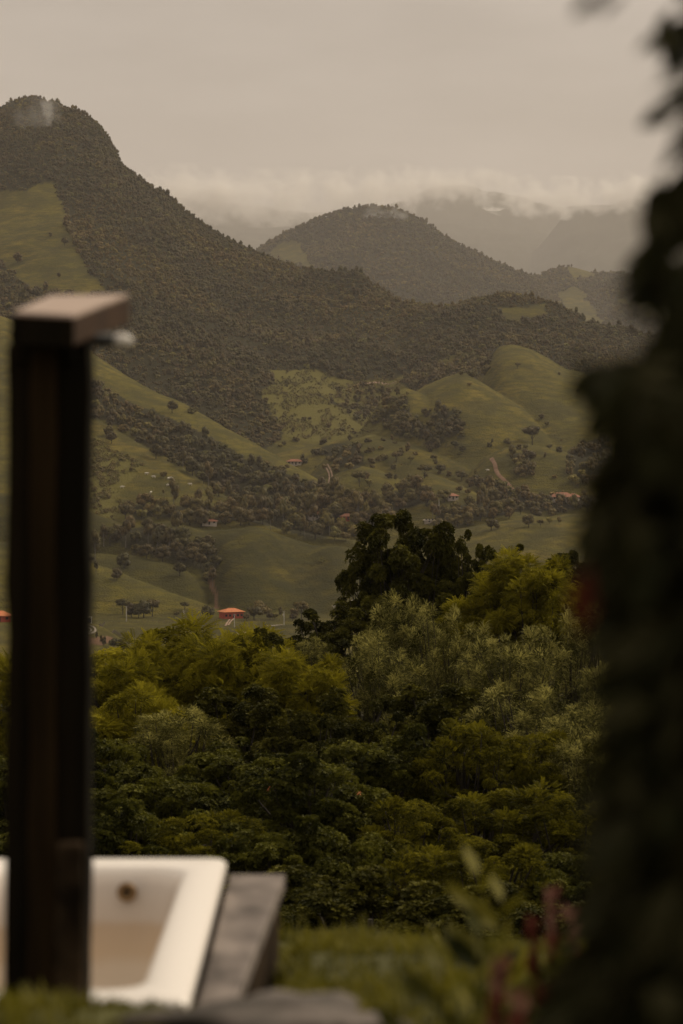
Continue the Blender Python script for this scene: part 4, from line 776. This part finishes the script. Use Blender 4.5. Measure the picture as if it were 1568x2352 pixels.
def near_tree(px, top, Y, wpx, hpx, kind, v, label, cat='tree', lean=0):
    if Y < 52 and kind != 'silver': wpx *= 1.35; hpx *= 1.2
    s_ = wpx * 1.12 / F * Y / 5.0; sz = hpx * 1.3 / F * Y / 5.0; c = at(px, top + hpx * .60, Y); gz = slope_z(Y) - .4
    me, cen = CROWNS[kind, v]; rg = random.Random(int(px * 7 + top)); r = empty('tree' if cat == 'tree' else 'bush', (c.x - lean, Y, gz)); tag(r, label, cat, 'trees on the slope below the lawn')
    f = bpy.data.objects.new('crown', me); COL.objects.link(f); f.parent = r; f.location = (lean, 0, c.z - gz); a = rg.uniform(0, 6.28); f.rotation_euler = (0, 0, a); f.scale = (s_, s_, sz)
    b = MB(); H = c.z - gz; r0 = .05 + .045 * s_ * 1.6
    tk = [np.array([0, 0, -.5]), np.array([lean * .2 + .1, .05, H * .4]), np.array([lean * .7, 0, H * .8]), np.array([lean, 0, H + 1.2 * sz])]
    P = np.array([tk[0] * (1 - q) ** 3 + 3 * tk[1] * q * (1 - q) ** 2 + 3 * tk[2] * q * q * (1 - q) + tk[3] * q ** 3 for q in np.linspace(0, 1, 9)]); b.tube(P, np.linspace(r0 * 1.3, r0 * .3, 9), 7)
    ca, sa = math.cos(a), math.sin(a)
    for j in range(0, len(cen), 2):
        q = cen[j]; e = np.array([(q[0] * ca - q[1] * sa) * s_ + lean, (q[0] * sa + q[1] * ca) * s_, q[2] * sz + H]); k = rg.randint(4, 7); s0 = P[k]
        if e[2] < s0[2]: s0 = P[3]
        mid = (s0 + e) / 2 + np.array([0, 0, -.12 * np.linalg.norm(e - s0)]); b.tube([s0, mid, e], [r0 * .42, r0 * .28, r0 * .1], 5, False)
    b.build('trunk', M['bark'], r); return r
NT = [
 (925,1168,88,270,300,'dark',0,'tall dark tree standing highest against the far pasture'), (868,1240,89,190,240,'dark',1,'dark tree filling the left side of the tallest dark crown'), (990,1222,90,200,260,'dark',1,'dark tree joining the tallest dark crown to the sparse tree on its right'),
 (1075,1212,88,150,260,'dark',2,'sparse dark tree with bare branches right of the tallest dark tree'), (1150,1245,86,170,190,'dark',2,'open dark tree whose branch tips reach towards the pale field'), (770,1392,84,215,170,'dark',1,'dark tree at the near end of the grassy hump'),
 (1220,1272,80,240,200,'yellow',1,'yellow green tree beside the dark shrub below the pale field'), (1318,1262,86,170,200,'dark',0,'dark tree half hidden by the reddish leaf of the near shrub'), (1390,1232,86,120,220,'silver',1,'grey tipped tree at the edge of the near shrub below the field'), (1130,1335,82,240,210,'yellow',0,'yellow green tree in front of the open dark tree'),
 (455,1436,72,420,300,'yellow',0,'broad bright yellow green tree below the red roofed farmhouse'), (375,1462,70,230,230,'yellow',1,'left shoulder of bright yellow green foliage below the leftmost poles'), (540,1462,69,250,240,'yellow',1,'yellow green tree just below the road by the farmhouse'),
 (262,1508,66,230,230,'yellow',1,'yellow green tree touching the wooden post'), (592,1452,70,230,240,'dark',1,'dark glossy tree right of the broad yellow green tree'), (700,1500,64,230,210,'yellow',1,'olive yellow tree between the glossy dark tree and the silvery trees'), (712,1463,67,90,110,'silver',0,'small silvery treetop in front of the dark tree at the hump end'),
 (922,1358,74,190,300,'silver',0,'silvery tree with the whitest top in front of the tallest dark tree'), (1030,1405,72,190,270,'silver',1,'silvery feathery tree right of the whitest topped one'), (1170,1462,66,240,270,'silver',0,'drooping silvery tree with pale plumes in mid slope'), (1310,1408,68,230,300,'silver',1,'grey green feathery tree beside the dark near shrub'), (870,1465,68,230,270,'silver',1,'olive silver tree left below the whitest top'), (1400,1500,64,200,320,'silver',0,'feathery tree partly behind the dark near shrub'),
 (1000,1565,60,340,280,'dark',0,'large shaded dark tree in the centre of the slope'), (1230,1590,58,320,270,'silver',1,'shaded feathery tree above the lime bushes'), (800,1590,58,280,260,'dark',1,'shaded dark green tree left of the centre of the slope'), (560,1570,58,330,270,'dark',0,'deep green shaded tree under the broad yellow green tree'), (310,1588,56,300,230,'yellow',0,'yellow green tree lower down beside the wooden post'), (700,1640,54,260,240,'dark',1,'dark tree in the shaded middle of the slope'),
 (395,1622,50,230,190,'silver',0,'silvery bush with whitish feathery tips right of the wooden post'), (240,1690,48,220,220,'broad',0,'leafy green bush low beside the wooden post'), (560,1700,47,260,210,'broad',1,'broad leaved bush with pale glinting leaves'), (860,1690,46,240,210,'broad',0,'dark broad leaved bush under the large shaded tree'),
 (1065,1638,46,260,260,'lime',0,'lime green bush with layered foliage in the right middle of the slope'), (1240,1675,46,260,230,'lime',1,'second layered lime bush nearer the dark shrub'), (1350,1680,45,220,260,'silver',0,'shaded feathery bush behind the dark shrub edge'),
 (405,1760,43,300,230,'broad',1,'dim broad leaved bush below the silvery bush'), (710,1742,42,300,230,'broad',0,'rounded bush with upright shoots and a few orange flowers'), (1130,1800,41,340,250,'lime',0,'wide lime bush in the lower right of the slope'), (930,1830,40,260,230,'lime',1,'lime bush low in the middle of the slope'), (1320,1820,41,260,260,'lime',1,'lime bush low beside the dark near shrub'),
 (270,1850,36,300,230,'broad',0,'small leaved bush just above the left end of the bathtub'), (470,1860,35,300,230,'lime',1,'small leaved bush just above the middle of the bathtub'), (640,1880,34,280,250,'broad',1,'dark bush rising behind the marble ledge'), (800,1900,34,260,250,'broad',0,'dark bush above the left part of the grassy mound'),
 (960,1925,33,300,230,'lime',0,'lime bush just above the middle of the grassy mound'), (1130,1920,32,300,240,'lime',1,'lime bush just above the right part of the grassy mound'), (1300,1940,32,300,260,'broad',1,'dark bush above the red flowers'), (560,1990,30,420,260,'dark',0,'dark low bush directly behind the bathtub corner'), (850,2020,29,420,260,'dark',1,'dark low bush behind the left crest of the grassy mound'), (1150,2030,29,420,260,'dark',0,'dark low bush behind the right crest of the grassy mound'), (180,1960,32,300,240,'dark',1,'dark bush behind the wooden post above the bathtub'),
 (60,1500,68,300,300,'yellow',1,'yellow green tree left of the wooden post'), (40,1700,50,320,330,'broad',1,'dark leafy bush left of the wooden post'), (60,1900,38,300,300,'broad',0,'dim bush left of the wooden post above the bathtub'), (1520,1450,70,300,320,'silver',1,'tree hidden behind the dark near shrub'), (1500,1750,48,320,340,'lime',0,'low tree hidden behind the dark near shrub'),
]
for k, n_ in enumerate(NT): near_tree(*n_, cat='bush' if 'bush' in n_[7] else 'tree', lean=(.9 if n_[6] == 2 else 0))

# ------------------------------------------------------------------ bathtub and marble ledge
def rrect(x0, x1, y0, y1, z, r, k=6):
    P = []
    for cx, cy_, a0 in ((x1 - r, y1 - r, 0), (x0 + r, y1 - r, 90), (x0 + r, y0 + r, 180), (x1 - r, y0 + r, 270)):
        for j in range(k + 1):
            a = R(a0 + 90 * j / k); P.append((cx + r * math.cos(a), cy_ + r * math.sin(a), z))
    return P
TX0, TX1, TY0, TY1, TZ = -1.10, -.325, 5.10, 6.84, .55
tub = empty('bathtub', (TX0 / 2 + TX1 / 2, (TY0 + TY1) / 2, 0)); tag(tub, 'white enamel bathtub set into the ground behind the wooden post', 'bathtub')
b = MB(); loops = []
for ins, insf, z, r_ in ((.02, .02, .30, .03), (.012, .012, .505, .035), (0, 0, .52, .035), (0, 0, .54, .035), (.01, .01, .55, .04), (.095, .105, .55, .09), (.108, .118, .543, .10), (.118, .128, .52, .10), (.135, .15, .40, .11), (.155, .19, .25, .13), (.18, .25, .17, .14), (.24, .34, .145, .12)):
    loops.append(rrect(TX0 + ins, TX1 - ins, TY0 + insf, TY1 - insf, z, r_))
n = len(loops[0]); V = np.array([p for l in loops for p in l]) - np.array([tub.location.x, tub.location.y, 0])
Fc = [(i * n + j, i * n + (j + 1) % n, (i + 1) * n + (j + 1) % n, (i + 1) * n + j) for i in range(len(loops) - 1) for j in range(n)] + [tuple((len(loops) - 1) * n + j for j in range(n))]
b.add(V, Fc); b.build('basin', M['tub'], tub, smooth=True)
wp = at(292, 2047, 6.695); dr = empty('overflow_drain', (wp.x - tub.location.x, wp.y - .012 - tub.location.y, wp.z)); dr.parent = tub
b = MB(); th = np.linspace(0, 2 * math.pi, 25); b.tube([(math.cos(a) * .021, 0, math.sin(a) * .021) for a in th], .007, 8, False); b.build('ring', M['metal'], dr, smooth=True)
b = MB(); b.tube([(0, .014, 0), (0, -.001, 0)], .020, 20); b.build('hole', M['metal'], dr); b = MB(); b.tube([(0, -.001, 0), (0, -.006, 0)], .010, 16); b.build('dark_opening', M['hole'], dr)  # near-black disc stands for the shaded inside of the overflow hole
dr2 = MB(); dr2.tube([(.0, .52, .147), (.0, .52, .151)], .03, 20); dr2.build('floor_drain', M['metal'], tub)
led = empty('marble_ledge', (-.25, 6.2, 0)); tag(led, 'grey veined marble ledge on a low wall beside the bathtub', 'ledge')
def prism(pts, z0, z1, off=(0, 0)):
    b = MB(); n = len(pts); b.add([(p[0] - off[0], p[1] - off[1], z0) for p in pts] + [(p[0] - off[0], p[1] - off[1], z1) for p in pts], [tuple(range(n))[::-1], tuple(range(n, 2 * n))] + [(i, (i + 1) % n, n + (i + 1) % n, n + i) for i in range(n)]); return b
prism([(-.318, 5.0), (-.248, 5.0), (-.160, 6.86), (-.318, 6.86)], .455, .50, (-.25, 6.2)).build('slab', M['stone'], led, bevel=.006)
prism([(-.318, 5.02), (-.262, 5.02), (-.178, 6.84), (-.318, 6.84)], -.3, .452, (-.25, 6.2)).build('wall', M['post_bark'], led)
prism([(-1.5, 6.87), (-.19, 6.87), (-.19, 7.0), (-1.5, 7.0)], -.3, .40, (-.25, 6.2)).build('back_wall', M['post_bark'], led)
prism([(-1.35, 5.0), (-1.12, 5.0), (-1.12, 6.86), (-1.35, 6.86)], .455, .50, (-.25, 6.2)).build('slab', M['stone'], led, bevel=.006)
prism([(-1.33, 5.02), (-1.12, 5.02), (-1.12, 6.84), (-1.33, 6.84)], -.3, .452, (-.25, 6.2)).build('wall', M['post_bark'], led)

# ------------------------------------------------------------------ wooden post with a board on top
PY = 4.95
def X_(px, Y): return float(ut(px, 1000)[0]) * Y
post = empty('wooden_post', (X_(90, PY), PY, 0)); tag(post, 'dark wooden post with a slanting pale topped board and a pipe end', 'post')
def beam(name, pxt0, pxt1, pxb0, pxb1, y0, y1, zt, zb, mat, parent=post, bevel=.004):
    o = parent.location; b = MB(); a0, a1, c0, c1 = X_(pxt0, y0) - o.x, X_(pxt1, y0) - o.x, X_(pxb0, y0) - o.x, X_(pxb1, y0) - o.x
    rb = np.random.default_rng(int(pxt0)); n = 22 if zt - zb > 1 else 6; V = []
    for k in range(n):
        q = k / (n - 1); jx = rb.normal(0, .0016, 4); l_, r_ = c0 + (a0 - c0) * q, c1 + (a1 - c1) * q; z = zb + (zt - zb) * q
        V += [(l_ + jx[0], y0 - o.y + jx[2], z), (r_ + jx[1], y0 - o.y + jx[3], z), (r_ + jx[1], y1 - o.y, z), (l_ + jx[0], y1 - o.y, z)]
    Fb = [(3, 2, 1, 0), tuple(4 * (n - 1) + i for i in range(4))] + [(4 * k + i, 4 * k + (i + 1) % 4, 4 * k + 4 + (i + 1) % 4, 4 * k + 4 + i) for k in range(n - 1) for i in range(4)]
    b.add(V, Fb); return b.build(name, mat, parent, bevel=bevel)
beam('beam', 20, 76, -6, 66, PY - .02, PY + .10, 1.935, -.1, M['dark_wood'])
beam('board', 70, 130, 50, 118, PY - .035, PY + .06, 1.93, -.1, M['brown_wood'])
beam('beam', 124, 204, 110, 190, PY - .01, PY + .10, 1.935, -.1, M['dark_wood'])
beam('bark_slab', 122, 186, 108, 188, PY - .05, PY - .012, .92, -.1, M['post_bark'], bevel=.012)
yf, yb = 4.84, 5.38; o = post.location
top = [at(27, 723, yf), at(169, 731, yf), at(298, 684, yb), at(116, 686, yb)]; th_ = .056
V = [(p.x - o.x, p.y - o.y, p.z - th_) for p in top] + [(p.x - o.x, p.y - o.y, p.z) for p in top]
b = MB(); b.add(V, [(3, 2, 1, 0), (0, 1, 5, 4), (1, 2, 6, 5), (2, 3, 7, 6), (3, 0, 4, 7)]); b.f.append([4, 5, 6, 7])
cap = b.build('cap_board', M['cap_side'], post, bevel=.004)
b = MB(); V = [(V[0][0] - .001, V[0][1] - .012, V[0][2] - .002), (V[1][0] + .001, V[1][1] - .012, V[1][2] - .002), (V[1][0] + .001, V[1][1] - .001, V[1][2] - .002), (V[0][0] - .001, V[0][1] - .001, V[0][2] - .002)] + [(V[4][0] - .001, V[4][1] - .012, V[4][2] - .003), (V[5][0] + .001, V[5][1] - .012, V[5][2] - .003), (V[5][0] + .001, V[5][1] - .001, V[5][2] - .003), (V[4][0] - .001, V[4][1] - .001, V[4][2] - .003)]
b.add(V, [(3, 2, 1, 0), (4, 5, 6, 7), (0, 1, 5, 4), (1, 2, 6, 5), (2, 3, 7, 6), (3, 0, 4, 7)]); b.build('shaded_front', M['dark_wood'], cap)  # dark sheet over the cap's front, shade put into its colour
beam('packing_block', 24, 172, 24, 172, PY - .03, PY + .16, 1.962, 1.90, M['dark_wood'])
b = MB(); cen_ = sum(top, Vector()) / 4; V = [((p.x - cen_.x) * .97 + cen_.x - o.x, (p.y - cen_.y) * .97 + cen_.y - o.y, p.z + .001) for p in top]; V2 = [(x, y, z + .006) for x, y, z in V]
b.add(V + V2, [(3, 2, 1, 0), (4, 5, 6, 7), (0, 1, 5, 4), (1, 2, 6, 5), (2, 3, 7, 6), (3, 0, 4, 7)]); b.build('lit_top', M['cap_wood'], cap)  # thin sheet over the cap; brightness of its lit top put into the colour
p0, p1, p2 = at(120, 779, 5.05), at(262, 781, 5.05), at(306, 784, 5.05)
b = MB(); b.tube([p0 - o, p1 - o], .0145, 14); pipe = b.build('pipe', M['dark_rubber'], post, smooth=True)
b = MB(); q = [p1 + (p2 - p1) * s_ - o for s_ in (0, .08, .3, .6, .85, 1)]; b.tube(q, [.009, .013, .0145, .0145, .010, .002], 14); b.build('end_cap', M['white_plastic'], pipe, smooth=True)

# ------------------------------------------------------------------ lawn, rock, flowers
rg = np.random.default_rng(21)
def grass(name, n, x0, x1, y0, y1, h0, h1, label, wid=.004):
    X = rg.uniform(x0, x1, n); Y = rg.uniform(y0, y1, n); keep = (np.abs(X) < .16 * Y + .5)
    keep &= ~((X > -1.36) & (X < -.17 + (6.86 - Y) * -.012) & (Y > 4.98) & (Y < 7.02)); keep &= ~((np.abs(X + .1) < .19) & (Y > 3.98) & (Y < 4.3)); X, Y = X[keep], Y[keep]; n = len(X)
    Z = lawn_h(X, Y) - .01; cl = np.clip(.5 + .95 * fbm(X * 3.2, Y * 3.2, 3, 12), 0, 1); H = rg.uniform(h0, h1, n) * (.5 + 1.0 * cl); a = rg.uniform(0, 6.28, n); d = np.stack([np.cos(a), np.sin(a)], 1); ln = rg.uniform(.1, .8, n)[:, None] * H[:, None]
    s_ = np.stack([-d[:, 1], d[:, 0], 0 * a], 1) * (wid * rg.uniform(.7, 1.6, n))[:, None]
    B = np.stack([X, Y, Z], 1); m_ = B + np.column_stack([d * ln * .3, H * .6]); e_ = B + np.column_stack([d * ln, H])
    V = np.stack([B - s_, B + s_, m_ + s_ * .8, m_ - s_ * .8, e_], 1).reshape(-1, 3); i = np.arange(n)[:, None] * 5
    var = np.repeat(np.clip(.15 + .5 * cl + rg.uniform(-.25, .35, n), 0, 1), 5)
    return tag(mesh_np(name, V, [np.concatenate([i, i + 1, i + 2, i + 3], 1), np.concatenate([i + 3, i + 2, i + 4], 1)], M['grass'], attrs={'var': var}), label, None, None, 'stuff')
grass('lawn_grass', 120000, -2.2, 2.2, 3.4, 9.7, .012, .05, 'short green grass of the lawn terrace and mound')
grass('tall_grass', 2600, -1.5, 2.2, 8.4, 9.6, .03, .10, 'longer grass blades along the crest of the mound', .003)
V0, F0 = ico(4); Vr = V0 * np.array([.225, .17, .062]) * (1 + .45 * fbm(V0[:, 0] * 1.3 + 4, V0[:, 1] * 1.7 + V0[:, 2], 3, 4) + .12 * fbm(V0[:, 0] * 6, V0[:, 1] * 6 + V0[:, 2] * 5, 3, 14))[:, None]; Vr[:, 2] *= np.where(Vr[:, 2] > 0, .8, 1)
rk = mesh_np('flat_rock', Vr, F0, M['rock'], smooth=True); rk.location = (-.105, 4.16, .728); tag(rk, 'flat grey rock lying on the near lawn edge', 'rock')
def leafy(name, P, D, S, T, mat, label=None, cat=None, parent=None, seed=3):
    r_ = np.random.default_rng(seed); V, Q_ = put(T, np.asarray(P, float), np.asarray(D, float), np.asarray(S, float), r_)
    o = mesh_np(name, V, Q_, M[mat], parent=parent, attrs={'var': np.repeat(r_.uniform(0, 1, len(P)), T.shape[0] * 4)})
    return tag(o, label, cat) if label else o
def flower(px, py, Y, h, lab, nb=3, red='pink_bract', wl=1.0):
    tip = at(px, py, Y); gz = float(lawn_h(np.array([tip.x]), np.array([Y]))[0]); r = empty('flowering_plant', (tip.x, Y, gz)); tag(r, lab, 'plant'); H = tip.z - gz; rr_ = np.random.default_rng(int(px))
    b = MB(); sp_ = []
    for k in range(nb):
        e = np.array([(k - (nb - 1) / 2) * .035 * wl, rr_.uniform(-.03, .03), H * (1 - .18 * k)]); b.tube([(0, 0, -.02), e * [.4, .4, .55], e], [.004, .003, .002], 5); sp_.append(e)
    b.build('stem', M['shrub_leaf'], r)
    P = []; D = []; S = []
    for e in sp_:
        for q in range(16): P.append(e + [0, 0, -.10 * q / 16 * wl]); a = q * 2.4; D.append((math.cos(a) * .5, math.sin(a) * .5, 1)); S.append(.035 * rr_.uniform(.7, 1.2))
    leafy('bract', P, D, S, np.array([[(0, 0, 0), (.45, .28, 0), (1, 0, 0), (.45, -.28, 0)]]), red, parent=r)
    P = rr_.normal(0, 1, (26, 3)) * [.03, .03, 0] + np.column_stack([np.zeros((26, 2)), rr_.uniform(.0, H * .7, 26)]); D = rr_.normal(0, 1, (26, 3)) * [1, 1, .3] + [0, 0, .3]
    leafy('leaf', P, D, rr_.uniform(.05, .09, 26), np.array([[(0, 0, 0), (.45, .22, 0), (1, 0, -.1), (.45, -.22, 0)]]), 'leaf_broad', parent=r)
flower(1288, 2062, 4.6, 0, 'tall pink flower spike in front of the dark shrub', 2); flower(1168, 2235, 3.7, 0, 'pink flower spike nearest the bottom of the picture', 2, wl=.8); flower(1215, 2300, 3.6, 0, 'low cluster of deep red flowers at the bottom', 4, 'red_leaf'); flower(1250, 2135, 4.4, 0, 'short red flower between the pink spikes', 2, 'red_leaf')
flower(1330, 2290, 3.5, 0, 'dark red flower cluster against the shrub foot', 4, 'red_leaf')
LEAF1 = np.array([[(0, 0, 0), (.3, .2, .02), (.62, .2, -.02), (1, 0, -.12)], [(0, 0, 0), (1, 0, -.12), (.62, -.2, -.02), (.3, -.2, .02)]])
def weed(px, py, Y, n, size, lab, mat='grass'):
    tip = at(px, py, Y); gz = float(lawn_h(np.array([tip.x]), np.array([Y]))[0]); r = empty('weed', (tip.x, Y, gz)); tag(r, lab, 'plant'); rr_ = np.random.default_rng(int(px + py)); H = tip.z - gz
    b = MB(); b.tube([(0, 0, -.02), (.01, 0, H * .5), (0, 0, H * .95)], [.004, .003, .002], 5); b.build('stem', M['shrub_leaf'], r)
    z = np.linspace(.15, .95, n) * H; P = np.column_stack([np.zeros(n), np.zeros(n), z]); a = np.arange(n) * 2.4; D = np.column_stack([np.cos(a), np.sin(a), np.full(n, 1.1)]); leafy('leaf', P, D, size * rr_.uniform(.7, 1.1, n), LEAF1, mat, parent=r)
weed(1092, 1998, 4.7, 7, .10, 'upright leafy weed above the crest of the mound'); weed(1150, 2060, 4.6, 7, .09, 'second leafy weed left of the tall pink flower'); weed(1010, 2190, 3.9, 8, .09, 'bright leafy weed on the near right lawn'); weed(1080, 2250, 3.7, 9, .09, 'bright leafy weed left of the near pink flower'); weed(935, 2275, 3.8, 8, .07, 'low pale weed right of the flat rock'); weed(1100, 2110, 4.3, 8, .09, 'dark leafed weed on the mound', 'leaf_broad')

# ------------------------------------------------------------------ dark shrub beside the camera
rg = np.random.default_rng(5)
by = np.array([-300, 0, 60, 120, 180, 240, 330, 420, 500, 560, 620, 660, 740, 800, 835, 865, 900, 960, 1050, 1150, 1220, 1300, 1400, 1600, 1800, 2000, 2150, 2250, 2352, 2700]); bx = np.array([1590, 1560, 1545, 1565, 1548, 1560, 1545, 1520, 1500, 1485, 1478, 1505, 1515, 1490, 1400, 1345, 1400, 1440, 1415, 1370, 1400, 1385, 1400, 1420, 1405, 1385, 1350, 1300, 1230, 1150])
def shrub_points(n, y0, y1, Y0, Y1, pad=25, x1=2500, pw=1.6):
    py = rg.uniform(y0, y1, n); Y = rg.uniform(Y0, Y1, n); px = np.interp(py, by, bx) + pad + (x1 - 1400) * rg.uniform(0, 1, n) ** pw
    u, t = ut(px, py); return np.column_stack([u * Y, Y, CAMZ + t * Y])
sh = empty('shrub', (.95, 2.5, .69)); tag(sh, 'dark leafy shrub filling the right edge close to the camera', 'shrub')
P = np.concatenate([shrub_points(3600, 820, 2600, 1.9, 3.1, 55), shrub_points(560, -250, 830, 2.0, 3.0, 80), shrub_points(2600, 900, 2600, 2.0, 3.0, 25, 1650, 1)])
D = rg.normal(0, 1, (len(P), 3)) * [1, 1, .5] + [-.45, -.1, -.75]
leafy('foliage', P - np.array(sh.location), D, rg.uniform(.035, .075, len(P)), LEAF1, 'shrub_leaf', parent=sh)
b = MB(); so = np.array(sh.location)
cl_ = []
for x_, y_, s_, n_ in ((1388, 862, 20, 70), (1425, 885, 30, 110), (1395, 1195, 18, 50), (1512, 430, 16, 26), (1500, 600, 22, 40), (1478, 655, 14, 16), (1552, 60, 12, 14), (1556, 215, 10, 12), (1545, 470, 25, 50), (1540, 760, 30, 70)):
    Y_ = rg.uniform(2.3, 2.6, n_); u_, t_ = ut(rg.normal(x_ + 12, s_, n_), rg.normal(y_, s_ * 1.3, n_)); cl_.append(np.column_stack([u_ * Y_, Y_, CAMZ + t_ * Y_]))
cl_ = np.concatenate(cl_) - so; leafy('hanging_foliage', cl_, rg.normal(0, 1, (len(cl_), 3)) * [.8, .8, .4] + [-.3, 0, -1], rg.uniform(.025, .05, len(cl_)), LEAF1, 'shrub_leaf', parent=sh)
for k in range(9):
    e = shrub_points(1, -200 + 270 * k, -100 + 270 * k, 2.2, 2.8, 60, 1700)[0] - so; s0 = np.array([0, 0, min(e[2] * .55, .8) - .1 if k < 7 else .1]); b.tube([s0, (s0 + e) / 2 + [0, 0, .12], e], [.012, .008, .003], 6)
b.tube([(0, 0, -.2), (.02, 0, .6), (-.02, .03, 1.2), (.02, 0, 2.3)], [.045, .04, .03, .012], 8); b.build('stem', M['bark'], sh)
for k_, (x_, y_) in enumerate(((1352, 1300), (1364, 1350))): leafy('red_leaf', [np.array(at(x_, y_, 2.0 + .05 * k_)) - so], [(-.3, 0, -1)], [.045], LEAF1, 'red_leaf', parent=sh)
# thin hanging branch of a plant even closer to the lens, and one tip above it
hb = empty('hanging_branch', (.16, .62, 2.05)); tag(hb, 'blurred hanging branch just beyond the right edge close to the lens', 'branch'); ho = np.array(hb.location)
n = 26; z = np.linspace(2.0, 1.62, n); P = np.column_stack([.142 + .012 * np.sin(z * 30), np.full(n, .62) + rg.uniform(-.03, .03, n), z]); D = np.column_stack([rg.uniform(-1, .2, n), rg.uniform(-.5, .5, n), np.full(n, -1.2)])
leafy('leaf', P - ho, D, rg.uniform(.020, .034, n), LEAF1, 'shrub_leaf', parent=hb)
b = MB(); b.tube([(.03, 0, .15), (-.005, 0, 0), (-.014, 0, -.2), (-.01, 0, -.42)], [.004, .003, .002, .001], 6); b.build('stem', M['bark'], hb)
tw = empty('twig', (.24, 2.1, 2.16)); tag(tw, 'twig tip with small leaves hanging into the top right corner', 'twig'); to = np.array(tw.location); P = np.array([at(1372 + 16 * k, -14 - 5 * (k % 3), 2.1) for k in range(5)]) - to
leafy('leaf', P, [(-.6, 0, -.5)] * 5, [.03] * 5, LEAF1, 'shrub_leaf', parent=tw); b = MB(); b.tube([tuple(P[0]), tuple(P[4] + [0, 0, .01]), (.3, .1, .12)], [.001, .002, .003], 5); b.build('stem', M['bark'], tw)

# orange flowers and pale upright shoots on the rounded bush
for px, py, lab in ((617, 1812, 'small orange flower at the left of the rounded bush'), (824, 1820, 'bright orange flower at the right of the rounded bush')):
    p = at(px, py, 40.9); o = leafy('orange_flower', rg.normal(0, .012, (9, 3)), rg.normal(0, 1, (9, 3)), rg.uniform(.03, .06, 9), LEAF1, 'red_leaf', lab, 'flower'); o.location = p; o.data.materials[0] = M['roof']

# ------------------------------------------------------------------ air
def mist(px, py, Y, w, h, d, dens, sharp=1.0, tilt=0, seed=0):
    c = at(px, py, Y); k = Y / F; V0, F0 = ICO2
    m = bpy.data.materials.new('mist'); m.use_nodes = True; t = m.node_tree; t.nodes.clear(); o = nd(t, 'ShaderNodeOutputMaterial'); v = nd(t, 'ShaderNodeVolumePrincipled'); v.inputs['Color'].default_value = (1, .98, .95, 1); v.inputs['Anisotropy'].default_value = .55; t.links.new(v.outputs[0], o.inputs['Volume'])
    tcn = nd(t, 'ShaderNodeTexCoord'); ln = nd(t, 'ShaderNodeVectorMath', operation='LENGTH'); t.links.new(tcn.outputs['Object'], ln.inputs[0])
    mq = nd(t, 'ShaderNodeMapping'); mq.inputs['Scale'].default_value = (min(4, w / h), d / h, 1); t.links.new(tcn.outputs['Object'], mq.inputs[0])
    n = nd(t, 'ShaderNodeTexNoise'); n.noise_dimensions = '4D'; n.inputs['W'].default_value = seed * 3.7; n.inputs['Scale'].default_value = 1.6; n.inputs['Detail'].default_value = 4; t.links.new(mq.outputs[0], n.inputs['Vector'])
    a = nd(t, 'ShaderNodeMath', operation='MULTIPLY_ADD'); a.inputs[1].default_value = 3.2; a.inputs[2].default_value = -1.7; t.links.new(n.outputs[0], a.inputs[0])
    b = nd(t, 'ShaderNodeMath', operation='SUBTRACT'); t.links.new(a.outputs[0], b.inputs[0]); t.links.new(ln.outputs['Value'], b.inputs[1])
    q = nd(t, 'ShaderNodeMapRange'); q.interpolation_type = 'SMOOTHSTEP'; q.inputs[1].default_value = -1.0; q.inputs[2].default_value = 0.0; q.inputs[3].default_value = 0; q.inputs[4].default_value = dens / (k * min(w, h)); t.links.new(b.outputs[0], q.inputs[0]); t.links.new(q.outputs[0], v.inputs['Density'])
    o = mesh_np('mist', V0, F0, m); o.location = c; o.scale = (w / 2 * k, d / 2 * k, h / 2 * k); o.rotation_euler = (0, tilt, 0)
    return tag(o, 'wisp of low cloud against the mountains', None, None, 'stuff')
for i, a in enumerate([(104, 256, 3150, 44, 110, 34, .8), (90, 262, 3140, 190, 130, 60, .7), (1128, 496, 22500, 130, 52, 60, 4.0), (1352, 522, 22500, 50, 44, 40, 3.0), (868, 494, 6450, 90, 70, 40, .9), (918, 496, 6450, 70, 60, 40, .9),
     (600, 450, 21500, 700, 150, 160, 5.5), (900, 440, 21500, 420, 140, 140, 4.0), (1060, 420, 21500, 380, 90, 120, 3.5), (1270, 455, 17500, 400, 110, 120, 4.5), (1480, 445, 17500, 340, 120, 110, 4.0), (400, 440, 21500, 380, 140, 110, 5)]):
    mist(*a, seed=i)
hz = MB(); hz.box(-20000, 20000, -40, 36500, -110, 3600)
hm = bpy.data.materials.new('haze'); hm.use_nodes = True; t = hm.node_tree; t.nodes.clear()
o_ = nd(t, 'ShaderNodeOutputMaterial'); pv = nd(t, 'ShaderNodeVolumePrincipled'); pv.inputs['Color'].default_value = (.98, .925, .885, 1); pv.inputs['Density'].default_value = 3.5e-5; pv.inputs['Anisotropy'].default_value = .2
t.links.new(pv.outputs[0], o_.inputs['Volume'])
try: hm.volume_intersection_method = 'FAST'
except Exception: pass
tag(hz.build('haze', hm), 'pale haze filling the valley air', None, None, 'stuff')
